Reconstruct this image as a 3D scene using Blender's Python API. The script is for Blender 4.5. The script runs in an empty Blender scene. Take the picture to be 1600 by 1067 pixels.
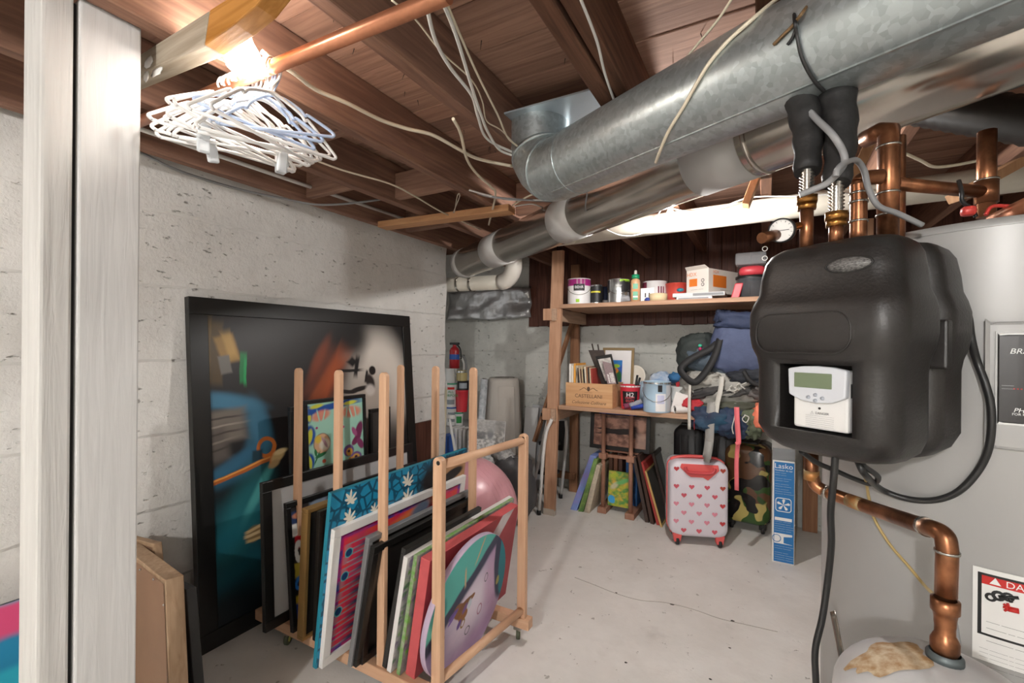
import bpy, math, random
from mathutils import Vector as V, Matrix, noise
random.seed(7)
SC = bpy.context.scene; C = SC.collection
# ---------------------------------------------------------------- camera
H = 1.3; F = 711.0; YAW = math.radians(29.05); ROLL = math.radians(0.5)
FW = V((-math.sin(YAW), math.cos(YAW), 0)); RT = V((math.cos(YAW), math.sin(YAW), 0)); UP = V((0, 0, 1))
RC = RT*math.cos(ROLL) + UP*math.sin(ROLL); UC = UP*math.cos(ROLL) - RT*math.sin(ROLL)
CAM = V((0, 0, H))
cd = bpy.data.cameras.new('camera'); cam = bpy.data.objects.new('camera', cd); C.objects.link(cam)
cd.sensor_width = 36; cd.lens = 36*F/1600; cd.shift_y = 8/1600; cd.clip_start = .02
m = Matrix((RC, UC, -FW)).transposed().to_4x4(); m.translation = CAM; cam.matrix_world = m
SC.camera = cam
# ---------------------------------------------------------------- world, lights, exposure
SC.view_settings.view_transform = 'Standard'; SC.view_settings.look = 'None'
SC.view_settings.exposure = 0.86; SC.view_settings.gamma = 1.0; SC.view_settings.use_curve_mapping = False
w = bpy.data.worlds.new('world'); SC.world = w; w.use_nodes = True
w.node_tree.nodes['Background'].inputs[0].default_value = (1.0, .985, .97, 1)
w.node_tree.nodes['Background'].inputs[1].default_value = 0.42
LAMPS = dict(key=((-.25, -2.0, 1.95), 80, .05), hang=(None, 4.5, .035), back=(None, 22, .03), side=((1.5, -.9, 1.95), 6, .05))  # hang and back stand in view; key and side are added fill

# ---------------------------------------------------------------- helpers: geometry of the view
def ray(x, y): return FW*F + RC*(x-800) - UC*(y-541.5)
def onX(x, y, X): d = ray(x, y); return CAM + d*(X/d.x)
def onY(x, y, Y): d = ray(x, y); return CAM + d*(Y/d.y)
def onZ(x, y, Z): d = ray(x, y); return CAM + d*((Z-H)/d.z)
def onD(x, y, D): return CAM + ray(x, y)*(D/F)
def onP(x, y, p, n):
    d = ray(x, y); return CAM + d*((V(p)-CAM).dot(n)/d.dot(n))

# ---------------------------------------------------------------- helpers: mesh
INV = {}
def reg(o, loc=(0, 0, 0), rz=0):
    INV[o.name] = (Matrix.Translation(loc) @ Matrix.Rotation(rz, 4, 'Z')).inverted()
def tag(o, label=None, cat=None, group=None, kind=None):
    if label: o['label'] = label
    if cat: o['category'] = cat
    if group: o['group'] = group
    if kind: o['kind'] = kind
    return o
def thing(name, label=None, cat=None, loc=(0, 0, 0), rz=0, group=None, kind=None):
    o = bpy.data.objects.new(name, None); C.objects.link(o); o.empty_display_size = .05
    o.location = loc; o.rotation_euler = (0, 0, rz); reg(o, loc, rz)
    return tag(o, label, cat, group, kind)
def frame(d, hint=None):
    d = V(d).normalized(); h = V(hint) if hint else (UP if abs(d.z) < .9 else V((1, 0, 0)))
    a = h.cross(d).normalized(); return a, d.cross(a)
def spline(P, n=8):
    P = [V(p) for p in P]
    if len(P) < 3: return P
    Q = [P[0]*2-P[1]] + P + [P[-1]*2-P[-2]]; out = []
    for i in range(1, len(Q)-2):
        a, b, c, d = Q[i-1:i+3]
        for k in range(n):
            t = k/n; out.append(.5*((2*b) + (c-a)*t + (2*a-5*b+4*c-d)*t*t + (3*b-a-3*c+d)*t**3))
    return out + [P[-1]]
class MB:
    def __init__(s): s.v = []; s.f = []; s.s = []; s.uv = None
    def add(s, vs, fs, sm=False):
        n = len(s.v); s.v += [V(p) for p in vs]; s.f += [tuple(i+n for i in f) for f in fs]; s.s += [sm]*len(fs); return s
    def hexa(s, c):   # 8 corners: bottom 4 ccw, top 4 ccw
        return s.add(c, [(3, 2, 1, 0), (4, 5, 6, 7), (0, 1, 5, 4), (1, 2, 6, 5), (2, 3, 7, 6), (3, 0, 4, 7)])
    def box(s, a, b):
        x0, x1 = sorted((a[0], b[0])); y0, y1 = sorted((a[1], b[1])); z0, z1 = sorted((a[2], b[2]))
        return s.hexa([(x0, y0, z0), (x1, y0, z0), (x1, y1, z0), (x0, y1, z0), (x0, y0, z1), (x1, y0, z1), (x1, y1, z1), (x0, y1, z1)])
    def beam(s, p, q, w, h, hint=None):   # w along a, h along b
        p, q = V(p), V(q); a, b = frame(q-p, hint); a *= w/2; b *= h/2
        return s.hexa([p-a-b, p+a-b, p+a+b, p-a+b, q-a-b, q+a-b, q+a+b, q-a+b])
    def slab(s, o, e1, e2, n):   # parallelepiped from a corner and three edge vectors
        o, e1, e2, n = V(o), V(e1), V(e2), V(n)
        if e1.cross(e2).dot(n) < 0: e1, e2 = e2, e1
        return s.hexa([o, o+e1, o+e1+e2, o+e2, o+n, o+e1+n, o+e1+e2+n, o+e2+n])
    def tube(s, P, r, n=10, caps=True, closed=False, flat=1.0, hint=None):
        P = [V(p) for p in P]; R = r if isinstance(r, (list, tuple)) else [r]*len(P); vs = []; fs = []; a = None; N = len(P)
        for i, p in enumerate(P):
            if closed: d = P[(i+1) % N]-P[i-1]
            else: d = P[min(i+1, N-1)]-P[max(i-1, 0)]
            if d.length < 1e-9: d = V((0, 0, 1))
            d.normalize()
            if a is None: a, b = frame(d, hint)
            else:
                a = (a-d*a.dot(d)); a = a.normalized() if a.length > 1e-6 else frame(d)[0]; b = d.cross(a)
            for k in range(n):
                t = 2*math.pi*k/n; vs.append(p+(a*math.cos(t)*flat+b*math.sin(t))*R[i])
        for i in range(N if closed else N-1):
            for k in range(n):
                j = (i+1) % N; fs.append((i*n+k, i*n+(k+1) % n, j*n+(k+1) % n, j*n+k))
        s.add(vs, fs, True)
        if caps and not closed: s.add([], []); m = len(s.v)-len(vs); s.f += [tuple(m+k for k in range(n-1, -1, -1)), tuple(m+(N-1)*n+k for k in range(n))]; s.s += [False, False]
        return s
    def cyl(s, p, q, r, r2=None, n=20): return s.tube([p, q], [r, r if r2 is None else r2], n)
    def lathe(s, prof, o=(0, 0, 0), ax=(0, 0, 1), n=28, a0=0, a1=2*math.pi):   # prof: (radius, height)
        o = V(o); d = V(ax).normalized(); a, b = frame(d); full = abs(a1-a0-2*math.pi) < 1e-6; m = n if full else n+1; vs = []; fs = []
        for r, z in prof:
            for k in range(m):
                t = a0+(a1-a0)*k/n; vs.append(o+d*z+(a*math.cos(t)+b*math.sin(t))*r)
        for i in range(len(prof)-1):
            for k in range(n):
                k2 = (k+1) % m; fs.append((i*m+k, i*m+k2, (i+1)*m+k2, (i+1)*m+k))
        return s.add(vs, fs, True)
    def prism(s, poly, ext, sm=False):   # 3-D polygon extruded by a vector
        poly = [V(p) for p in poly]; e = V(ext); n = len(poly)
        nn = sum(((poly[i]-poly[0]).cross(poly[(i+1) % n]-poly[0]) for i in range(1, n-1)), V())
        if nn.dot(e) > 0: poly = poly[::-1]
        s.add(poly+[p+e for p in poly], [tuple(range(n)), tuple(range(2*n-1, n-1, -1))])
        m = len(s.v)-2*n
        for i in range(n): s.f.append((m+(i+1) % n, m+i, m+n+i, m+n+(i+1) % n)); s.s.append(sm)
        return s
    def ball(s, c, r, n=16, sq=1.0, lump=0, freq=3, seed=0, rot=None):   # superellipsoid with lumps
        c = V(c); r = V(r) if not isinstance(r, (int, float)) else V((r, r, r)); vs = []; fs = []; m = n//2; off = V((seed*3.7, seed*1.3, seed*7.1))
        def se(t, e): return math.copysign(abs(t)**e, t)
        for i in range(m+1):
            ph = -math.pi/2+math.pi*i/m
            for k in range(n):
                th = 2*math.pi*k/n
                d = V((se(math.cos(ph), sq)*se(math.cos(th), sq), se(math.cos(ph), sq)*se(math.sin(th), sq), se(math.sin(ph), sq)))
                if lump: d *= 1+lump*(noise.noise(d*freq+off)+.5*noise.noise(d*freq*2.3+off))
                p = V((d.x*r.x, d.y*r.y, d.z*r.z)); p = rot @ p if rot else p
                vs.append(c+p)
        for i in range(m):
            for k in range(n):
                fs.append((i*n+k, i*n+(k+1) % n, (i+1)*n+(k+1) % n, (i+1)*n+k))
        return s.add(vs, fs, True)
    def build(s, name, mat, parent=None, bevel=0, seg=2, local=False, sub=0, kind=None, solid=0):
        vs = s.v
        if parent is not None:
            if not local: iv = INV[parent.name]; vs = [iv @ p for p in vs]
            loc = V()
        else:
            lo = V([min(p[i] for p in vs) for i in range(3)]); hi = V([max(p[i] for p in vs) for i in range(3)])
            loc = V(((lo.x+hi.x)/2, (lo.y+hi.y)/2, lo.z)); vs = [p-loc for p in vs]
        me = bpy.data.meshes.new(name); me.from_pydata([tuple(p) for p in vs], [], s.f); me.polygons.foreach_set('use_smooth', s.s)
        if s.uv:
            l = me.uv_layers.new(name='UVMap')
            for i, c in enumerate(s.uv): l.data[i].uv = c
        me.materials.append(mat); me.update()
        o = bpy.data.objects.new(name, me); C.objects.link(o); o.location = loc
        if parent is not None: o.parent = parent; INV[o.name] = INV[parent.name]
        else: reg(o, loc)
        if bevel: b = o.modifiers.new('bevel', 'BEVEL'); b.width = bevel; b.segments = seg; b.limit_method = 'ANGLE'; b.angle_limit = .7
        if solid: b = o.modifiers.new('solid', 'SOLIDIFY'); b.thickness = solid; b.offset = 0
        if sub: b = o.modifiers.new('sub', 'SUBSURF'); b.levels = sub; b.render_levels = sub
        if kind: o['kind'] = kind
        return o
def quad(name, c, mat, parent, kind=None):   # picture quad with UVs; corners bl, br, tr, tl
    b = MB().add(c, [(0, 1, 2, 3)]); b.uv = [(0, 0), (1, 0), (1, 1), (0, 1)]; return b.build(name, mat, parent, kind=kind)
def copy_tree(o, loc=None, rz=None, label=None, parent=None):
    c = o.copy(); C.objects.link(c)
    if parent: c.parent = parent
    if loc is not None: c.location = loc
    if rz is not None: c.rotation_euler = (0, 0, rz)
    if label: c['label'] = label
    for k in o.children: copy_tree(k, parent=c)
    return c
def lettering(txt, o, ex, ey, size, mat, parent, name='lettering', align='CENTER', depth=.0004, shear=0, wide=1.0):
    # flat letters as a mesh: o origin, ex reading direction, ey up direction (unit vectors)
    cu = bpy.data.curves.new('t', 'FONT'); cu.body = txt; cu.align_x = align; cu.align_y = 'CENTER'; cu.size = size; cu.shear = shear; cu.resolution_u = 3; cu.space_line = 1.0
    t = bpy.data.objects.new('t', cu); C.objects.link(t)
    me0 = bpy.data.meshes.new_from_object(t)
    ex, ey = V(ex), V(ey); nz = ex.cross(ey).normalized(); b = MB()
    b.add([V(o)+ex*p.co.x*wide+ey*p.co.y+nz*depth for p in me0.vertices], [tuple(p.vertices) for p in me0.polygons])
    bpy.data.objects.remove(t); bpy.data.curves.remove(cu); bpy.data.meshes.remove(me0)
    return b.build(name, mat, parent)

# ---------------------------------------------------------------- helpers: materials
MATS = {}
def rgb(h):   # '#rrggbb' as seen -> linear
    h = h.lstrip('#'); return tuple(((c/255/12.92) if c/255 <= .04045 else ((c/255+.055)/1.055)**2.4) for c in (int(h[i:i+2], 16) for i in (0, 2, 4)))+(1,)
def nodes(name):
    m = bpy.data.materials.new(name); m.use_nodes = True; nt = m.node_tree; b = nt.nodes['Principled BSDF']; return m, nt, b
def N(nt, t, **k):
    n = nt.nodes.new(t)
    for a, v in k.items():
        if a.startswith('i_'): n.inputs[a[2:].replace('_', ' ')].default_value = v
        else: setattr(n, a, v)
    return n
def mixc(nt, f, a, b, blend='MIX'):
    n = nt.nodes.new('ShaderNodeMix'); n.data_type = 'RGBA'; n.blend_type = blend
    for i, x in ((0, f), (6, a), (7, b)):
        if x is None: continue
        if hasattr(x, 'is_output'): nt.links.new(x, n.inputs[i])
        else: n.inputs[i].default_value = x
    return n.outputs[2]
def M(name, col, rough=.5, metal=0, var=0, vs=6, bump=0, bs=40, spec=.5, stretch=(1, 1, 1), emit=0, alpha=1, trans=0, rnd=0, col2=None, coat=0):
    if name in MATS: return MATS[name]
    m, nt, b = nodes(name); c = rgb(col) if isinstance(col, str) else col; L = nt.links.new
    b.inputs['Roughness'].default_value = rough; b.inputs['Metallic'].default_value = metal; b.inputs['Specular IOR Level'].default_value = spec
    b.inputs['Base Color'].default_value = c
    if coat: b.inputs['Coat Weight'].default_value = coat; b.inputs['Coat Roughness'].default_value = .12
    if alpha < 1: b.inputs['Alpha'].default_value = alpha
    if trans: b.inputs['Transmission Weight'].default_value = trans
    if emit: b.inputs['Emission Color'].default_value = c; b.inputs['Emission Strength'].default_value = emit
    if var or bump:
        tc = N(nt, 'ShaderNodeTexCoord'); mp = N(nt, 'ShaderNodeMapping'); mp.inputs['Scale'].default_value = stretch; L(tc.outputs['Object'], mp.inputs[0])
    out = None
    if var:
        n = N(nt, 'ShaderNodeTexNoise', i_Scale=vs, i_Detail=5.0, i_Roughness=.6); L(mp.outputs[0], n.inputs[0])
        c2 = rgb(col2) if col2 else tuple(x*(1-var) for x in c[:3])+(1,)
        r = N(nt, 'ShaderNodeMapRange'); r.inputs[1].default_value = .35; r.inputs[2].default_value = .65; L(n.outputs[0], r.inputs[0])
        out = mixc(nt, r.outputs[0], c, c2)
    if rnd:
        oi = N(nt, 'ShaderNodeObjectInfo'); r = N(nt, 'ShaderNodeMapRange'); r.inputs[3].default_value = 1-rnd; r.inputs[4].default_value = 1+rnd; L(oi.outputs['Random'], r.inputs[0])
        h = N(nt, 'ShaderNodeHueSaturation'); L(r.outputs[0], h.inputs['Value'])
        if out: L(out, h.inputs['Color'])
        else: h.inputs['Color'].default_value = c
        out = h.outputs[0]
    if out: L(out, b.inputs['Base Color'])
    if bump:
        n = N(nt, 'ShaderNodeTexNoise', i_Scale=bs, i_Detail=4.0); L(mp.outputs[0], n.inputs[0])
        bp = N(nt, 'ShaderNodeBump', i_Strength=bump, i_Distance=.01); L(n.outputs[0], bp.inputs['Height']); L(bp.outputs[0], b.inputs['Normal'])
    MATS[name] = m; return m
def wood(name, c1, c2, axis='x', rough=.6, sc=14, rnd=0, bump=.25, spec=.3):
    s = {'x': (.06, 1, 1), 'y': (1, .06, 1), 'z': (1, 1, .06)}[axis]; s = tuple(k*sc/14 for k in s)
    if name in MATS: return MATS[name]
    m, nt, b = nodes(name); L = nt.links.new; b.inputs['Roughness'].default_value = rough; b.inputs['Specular IOR Level'].default_value = spec
    tc = N(nt, 'ShaderNodeTexCoord'); mp = N(nt, 'ShaderNodeMapping'); mp.inputs['Scale'].default_value = s
    oi = N(nt, 'ShaderNodeObjectInfo'); ad = N(nt, 'ShaderNodeVectorMath', operation='ADD'); sc_ = N(nt, 'ShaderNodeVectorMath', operation='SCALE'); sc_.inputs[3].default_value = 13
    cb = N(nt, 'ShaderNodeCombineXYZ')
    for i in range(3): L(oi.outputs['Random'], cb.inputs[i])
    L(cb.outputs[0], sc_.inputs[0]); L(tc.outputs['Object'], ad.inputs[0]); L(sc_.outputs[0], ad.inputs[1]); L(ad.outputs[0], mp.inputs[0])
    n = N(nt, 'ShaderNodeTexNoise', i_Scale=60.0, i_Detail=4.0, i_Distortion=.6); L(mp.outputs[0], n.inputs[0])
    n2 = N(nt, 'ShaderNodeTexNoise', i_Scale=9.0, i_Detail=3.0); L(mp.outputs[0], n2.inputs[0])
    r = N(nt, 'ShaderNodeMapRange'); r.inputs[1].default_value = .3; r.inputs[2].default_value = .7; L(n.outputs[0], r.inputs[0])
    a = mixc(nt, r.outputs[0], rgb(c1), rgb(c2)); r2 = N(nt, 'ShaderNodeMapRange'); r2.inputs[1].default_value = .35; r2.inputs[2].default_value = .7; r2.inputs[4].default_value = .55; L(n2.outputs[0], r2.inputs[0])
    o = mixc(nt, r2.outputs[0], a, rgb(c2))
    if rnd:
        rr = N(nt, 'ShaderNodeMapRange'); rr.inputs[3].default_value = 1-rnd; rr.inputs[4].default_value = 1+rnd; L(oi.outputs['Random'], rr.inputs[0])
        h = N(nt, 'ShaderNodeHueSaturation'); L(rr.outputs[0], h.inputs['Value']); L(o, h.inputs['Color']); o = h.outputs[0]
    L(o, b.inputs['Base Color'])
    bp = N(nt, 'ShaderNodeBump', i_Strength=bump, i_Distance=.004); L(n.outputs[0], bp.inputs['Height']); L(bp.outputs[0], b.inputs['Normal'])
    MATS[name] = m; return m
def paint(name, base, layers, warp=.0, ws=4, rough=.5, spec=.4, grain=0):
    # flat picture on a UV quad: soft ellipses 'e', boxes 'b', diamonds 'd', rings 'r', noise patches 'n', cells 'v', stripes 's'
    if name in MATS: return MATS[name]
    m, nt, b = nodes(name); L = nt.links.new; b.inputs['Roughness'].default_value = rough; b.inputs['Specular IOR Level'].default_value = spec
    uv = N(nt, 'ShaderNodeTexCoord').outputs['UV']; co = uv
    if warp:
        n = N(nt, 'ShaderNodeTexNoise', i_Scale=float(ws), i_Detail=3.0); L(uv, n.inputs[0])
        sb = N(nt, 'ShaderNodeVectorMath', operation='SUBTRACT'); L(n.outputs[1], sb.inputs[0]); sb.inputs[1].default_value = (.5, .5, .5)
        sc_ = N(nt, 'ShaderNodeVectorMath', operation='SCALE'); L(sb.outputs[0], sc_.inputs[0]); sc_.inputs[3].default_value = warp
        ad = N(nt, 'ShaderNodeVectorMath', operation='ADD'); L(uv, ad.inputs[0]); L(sc_.outputs[0], ad.inputs[1]); co = ad.outputs[0]
    out = rgb(base)
    def mr(src, a, b_, c=1, d=0):
        r = N(nt, 'ShaderNodeMapRange'); r.interpolation_type = 'SMOOTHSTEP'
        for i, x in ((1, a), (2, b_), (3, c), (4, d)): r.inputs[i].default_value = x
        L(src, r.inputs[0]); return r.outputs[0]
    for l in layers:
        k, cx, cy, rx, ry, ang, soft, col = l[:8]; op = l[8] if len(l) > 8 else 1
        mp = N(nt, 'ShaderNodeMapping', vector_type='TEXTURE'); L(co, mp.inputs[0])
        mp.inputs['Location'].default_value = (cx, cy, 0); mp.inputs['Rotation'].default_value = (0, 0, math.radians(ang)); mp.inputs['Scale'].default_value = (rx, ry, 1)
        sep = N(nt, 'ShaderNodeSeparateXYZ'); L(mp.outputs[0], sep.inputs[0])
        def mth(op_, a, b_=None):
            q = N(nt, 'ShaderNodeMath', operation=op_); L(a, q.inputs[0])
            if b_ is not None:
                if hasattr(b_, 'is_output'): L(b_, q.inputs[1])
                else: q.inputs[1].default_value = b_
            return q.outputs[0]
        ax = mth('ABSOLUTE', sep.outputs[0]); ay = mth('ABSOLUTE', sep.outputs[1])
        if k in 'er':
            d = mth('SQRT', mth('ADD', mth('MULTIPLY', ax, ax), mth('MULTIPLY', ay, ay)))
            if k == 'r': d = mth('ABSOLUTE', mth('SUBTRACT', d, 1.0)); d = mth('DIVIDE', d, l[9] if len(l) > 9 else .15)
        elif k == 'd': d = mth('ADD', ax, ay)
        elif k == 'n':
            nn = N(nt, 'ShaderNodeTexNoise', i_Scale=1.0, i_Detail=3.0); L(mp.outputs[0], nn.inputs[0]); d = mth('MULTIPLY', nn.outputs[0], 2.0)
        elif k == 'v':
            nn = N(nt, 'ShaderNodeTexVoronoi', feature='DISTANCE_TO_EDGE', i_Scale=1.0); L(mp.outputs[0], nn.inputs[0]); d = mth('MULTIPLY', nn.outputs[0], 10.0)
        elif k == 'o':
            nn = N(nt, 'ShaderNodeTexVoronoi', i_Scale=1.0); L(mp.outputs[0], nn.inputs[0]); d = mth('MULTIPLY', nn.outputs[0], 3.0)
        elif k == 's': d = mth('MULTIPLY', mth('ABSOLUTE', mth('SUBTRACT', mth('FRACT', sep.outputs[0]), .5)), 4.0)
        else: d = mth('MAXIMUM', ax, ay)
        f = mr(d, 1-soft, 1+soft, op, 0); out = mixc(nt, f, out, rgb(col))
    if grain:
        n = N(nt, 'ShaderNodeTexNoise', i_Scale=30.0, i_Detail=6.0); L(uv, n.inputs[0])
        g = mr(n.outputs[0], .3, .7, 1-grain, 1+grain); h = N(nt, 'ShaderNodeHueSaturation'); L(out, h.inputs['Color']) if hasattr(out, 'is_output') else None; L(g, h.inputs['Value']); out = h.outputs[0]
    if hasattr(out, 'is_output'): L(out, b.inputs['Base Color'])
    else: b.inputs['Base Color'].default_value = out
    MATS[name] = m; return m
# ---------------------------------------------------------------- surface materials
def concrete(name, c1, c2, c3, pit=.35, rough=.85, sc=1.0, bump=.8, line=0):
    m, nt, b = nodes(name); L = nt.links.new; b.inputs['Roughness'].default_value = rough; b.inputs['Specular IOR Level'].default_value = .25
    co = N(nt, 'ShaderNodeTexCoord').outputs['Object']
    def nz(s, d=5, st=None):
        n = N(nt, 'ShaderNodeTexNoise', i_Scale=s*sc, i_Detail=float(d), i_Roughness=.62)
        if st: mp = N(nt, 'ShaderNodeMapping'); mp.inputs['Scale'].default_value = st; L(co, mp.inputs[0]); L(mp.outputs[0], n.inputs[0])
        else: L(co, n.inputs[0])
        return n.outputs[0]
    def mr(s, a, b_, c=0, d=1):
        r = N(nt, 'ShaderNodeMapRange')
        for i, x in ((1, a), (2, b_), (3, c), (4, d)): r.inputs[i].default_value = x
        L(s, r.inputs[0]); return r.outputs[0]
    o = mixc(nt, mr(nz(1.6), .38, .66), rgb(c1), rgb(c2)); o = mixc(nt, mr(nz(9, 6), .5, .72, 0, .55), o, rgb(c2))
    o = mixc(nt, mr(nz(3.1, 8), .62, .74, 0, pit), o, rgb(c3))
    ps = nz(26, 3, (1, .8, 2.2)); o = mixc(nt, mr(ps, .685, .73, 0, .8), o, rgb(c3))
    L(o, b.inputs['Base Color'])
    h = N(nt, 'ShaderNodeMath', operation='ADD'); L(nz(45, 6), h.inputs[0]); L(mr(ps, .645, .73, 0, -1.7), h.inputs[1])
    h2 = N(nt, 'ShaderNodeMath', operation='ADD'); L(h.outputs[0], h2.inputs[0])
    if line:
        sp = N(nt, 'ShaderNodeSeparateXYZ'); L(co, sp.inputs[0]); w_ = N(nt, 'ShaderNodeMath', operation='MULTIPLY_ADD'); L(nz(6, 2), w_.inputs[0]); w_.inputs[1].default_value = .03; L(sp.outputs[2], w_.inputs[2])
        dv = N(nt, 'ShaderNodeMath', operation='DIVIDE'); L(w_.outputs[0], dv.inputs[0]); dv.inputs[1].default_value = line
        fr = N(nt, 'ShaderNodeMath', operation='FRACT'); L(dv.outputs[0], fr.inputs[0]); L(mr(fr.outputs[0], 0, .035, -1.2, 0), h2.inputs[1])
    else: h2.inputs[1].default_value = 0
    bp = N(nt, 'ShaderNodeBump', i_Strength=bump, i_Distance=.006); L(h2.outputs[0], bp.inputs['Height']); L(bp.outputs[0], b.inputs['Normal'])
    return m
m_wall = concrete('painted concrete', '#e2e0dc', '#d0cdc8', '#6d6862', .25, line=.31)
m_back = concrete('bare concrete', '#cfcfc9', '#b6b7b1', '#6f706a', .35, line=.42)
m_floor = concrete('concrete floor', '#e6e4e0', '#d6d3ce', '#9d9891', .30, rough=.6, bump=.18)
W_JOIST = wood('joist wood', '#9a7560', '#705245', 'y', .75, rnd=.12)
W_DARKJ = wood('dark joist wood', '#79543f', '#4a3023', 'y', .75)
W_PLANK = wood('subfloor wood', '#aa8672', '#826252', 'x', .8, rnd=.22)
W_PINEX = wood('pine along x', '#d1a377', '#b5825a', 'x', .6)
W_PINEY = wood('pine along y', '#cfa47d', '#b58a64', 'y', .6)
W_PINEZ = wood('pine along z', '#cda27c', '#b08460', 'z', .6)
W_WHITE = wood('white painted wood', '#d3d2d0', '#c6c5c3', 'z', .55, bump=.35)
W_GREYX = wood('grey washed wood', '#b3a796', '#8f8371', 'x', .7)
W_PANEL = wood('dark panelling', '#664034', '#432418', 'z', .55, rnd=.12)
m_galv = M('galvanised steel', '#b9c2c3', .36, .8)
_nt = m_galv.node_tree; _tc = N(_nt, 'ShaderNodeTexCoord'); _v = N(_nt, 'ShaderNodeTexVoronoi', i_Scale=85.0); _nt.links.new(_tc.outputs['Object'], _v.inputs[0])
_r = N(_nt, 'ShaderNodeMapRange'); _r.inputs[3].default_value = .78; _r.inputs[4].default_value = 1.12; _nt.links.new(_v.outputs['Color'], _r.inputs[0])
_h = N(_nt, 'ShaderNodeHueSaturation', i_Color=rgb('#b9c2c3')); _nt.links.new(_r.outputs[0], _h.inputs['Value']); _nt.links.new(_h.outputs[0], _nt.nodes['Principled BSDF'].inputs['Base Color'])
m_alu = M('bright aluminium', '#cfc8bf', .22, .9, var=.12, vs=9, stretch=(1, 1, .2))
m_pvc = M('white pvc', '#d6d0c2', .35, var=.05)
m_tape = M('pale duct tape', '#c9c8c6', .45, .2)
m_copper = M('copper', '#a9714f', .33, .85, var=.35, vs=14, col2='#62402c')
m_rod = M('bright copper', '#cf8c6a', .3, .7, var=.2, vs=20)
m_solder = M('solder and patina', '#8a9a7c', .5, .5, var=.5, vs=30, col2='#a8703c')
m_brass = M('brass', '#a5743c', .32, .9, var=.2, vs=30)
m_blackp = M('black plastic', '#1b1b1c', .45)
m_blackf = M('black frame paint', '#161514', .38)
m_white = M('white plastic', '#eceae6', .4)
m_cable = M('cream cable sheath', '#d8cdb6', .5)
m_cablew = M('white cable sheath', '#d6d4cf', .5)
m_cableg = M('grey cable sheath', '#8d8d8e', .45)
m_cableb = M('black cable sheath', '#222222', .4)
m_foil = M('foil insulation', '#c6c7c8', .3, .6, var=.15, vs=8, bump=1.0, bs=14)
m_steel = M('stainless steel', '#b8b4ac', .25, .95)
m_ironb = M('dark iron', '#2c2a28', .5, .4)

# ---------------------------------------------------------------- the setting
def struct(name, b, mat, **k): o = b.build(name, mat, **k); o['kind'] = 'structure'; return o
struct('floor', MB().box((-3.4, -3, -.08), (2.6, 4.1, 0)), m_floor)
# left wall: a slab whose end is chipped
b = MB(); XL = -2.2; prof = [(XL, 2.88)]
ys = 2.885; zz = [0, .15, .3, .48, .6, .74, .9, 1.04, 1.15, 1.28, 1.36, 1.5, 1.62, 1.75, 1.9, 2.0, 2.085]
pts = [V((XL, ys+random.uniform(-.014, .012), z)) for z in zz]
b.prism([(XL, -3, 0)] + pts + [(XL, -3, 2.085)], (-.2, 0, 0))
struct('wall_left', b, m_wall)
struct('wall_back', MB().box((-3.4, 3.93, 0), (2.6, 4.1, 2.5)), m_back)
struct('wall_recess', MB().box((-3.4, 2.7, 0), (-3.2, 3.93, 2.3)), m_back)
struct('wall_right', MB().box((2.4, -3, 0), (2.6, 4.0, 2.3)), m_back)
struct('wall_front', MB().box((-3.4, -3.2, 0), (2.6, -3.0, 2.3)), m_wall)
# sill plate and ledger on top of the left wall
struct('trim_1', MB().box((-2.4, -3, 2.085), (-2.2, 2.9, 2.13)), W_JOIST)
# dark panelling boards above the back wall
pan = thing('wall_panelling', loc=(-1.0, 3.9, 1.49)); pan['kind'] = 'structure'
x = -1.98; i = 0
while x < 1.6:
    MB().box((x, 3.89, 1.492+.004*math.sin(i*2.1)), (x+.098, 3.92, 2.25)).build('panelling_board', W_PANEL, pan, bevel=.003, seg=1); x += .099; i += 1
# ceiling: joists with plank subfloor above
ceil = thing('ceiling', loc=(-.5, .5, 2.05)); ceil['kind'] = 'structure'
JX = [-2.12, -1.72, -1.285, -.855, -.43, 0.0, .43, .86, 1.29]
for i, jx in enumerate(JX):
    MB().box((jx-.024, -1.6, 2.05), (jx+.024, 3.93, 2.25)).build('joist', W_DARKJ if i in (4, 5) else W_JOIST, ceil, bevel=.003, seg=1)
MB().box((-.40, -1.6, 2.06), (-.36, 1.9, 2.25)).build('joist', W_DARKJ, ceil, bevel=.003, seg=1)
y = -.9; i = 0
while y < 3.9:
    cut = random.choice((-1.72, -1.285, -.43, 0.0)); wd = .097
    for a, c in ((-2.5, cut-.001), (cut+.001, 2.4)):
        MB().box((a, y, 2.25+random.uniform(0, .004)), (c, y+wd-.003, 2.275)).build('plank', W_PLANK, ceil)
    y += wd
MB().box((-3.4, -3.2, 2.276), (2.6, 4.1, 2.32)).build('subfloor', W_DARKJ, ceil)
MB().box((-3.4, -3.0, 2.06), (2.6, -.9, 2.08)).build('ceiling_board', M('plasterboard', '#d8d4cc', .8), ceil)
for (p, q) in (((-2.10, 1.55, 2.07), (-1.74, 1.59, 2.24)), ((-1.70, 1.78, 2.07), (-1.31, 1.82, 2.2)), ((-1.70, 1.2, 2.12), (-1.31, 1.24, 2.2)), ((-1.26, 2.3, 2.06), (-.88, 2.34, 2.24)), ((-2.1, 2.3, 2.06), (-1.74, 2.34, 2.2)), ((-.83, 2.9, 2.06), (-.45, 2.94, 2.24)), ((-.33, 2.05, 2.06), (-.02, 2.09, 2.24)), ((.03, 2.0, 2.06), (.40, 2.04, 2.24))):
    MB().box(p, q).build('blocking', W_PLANK, ceil, bevel=.002, seg=1)
# nail tips poking through the planks
b = MB()
for k in range(70):
    j = random.choice(JX[1:6]); p = V((j+random.uniform(.05, .36), random.uniform(.6, 2.2), 2.25)); b.cyl(p, p+V((random.uniform(-.01, .01), random.uniform(-.01, .01), -random.uniform(.015, .035))), .0013, .0006, 5)
b.build('nail_tip', m_ironb, ceil, kind='stuff')

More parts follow.
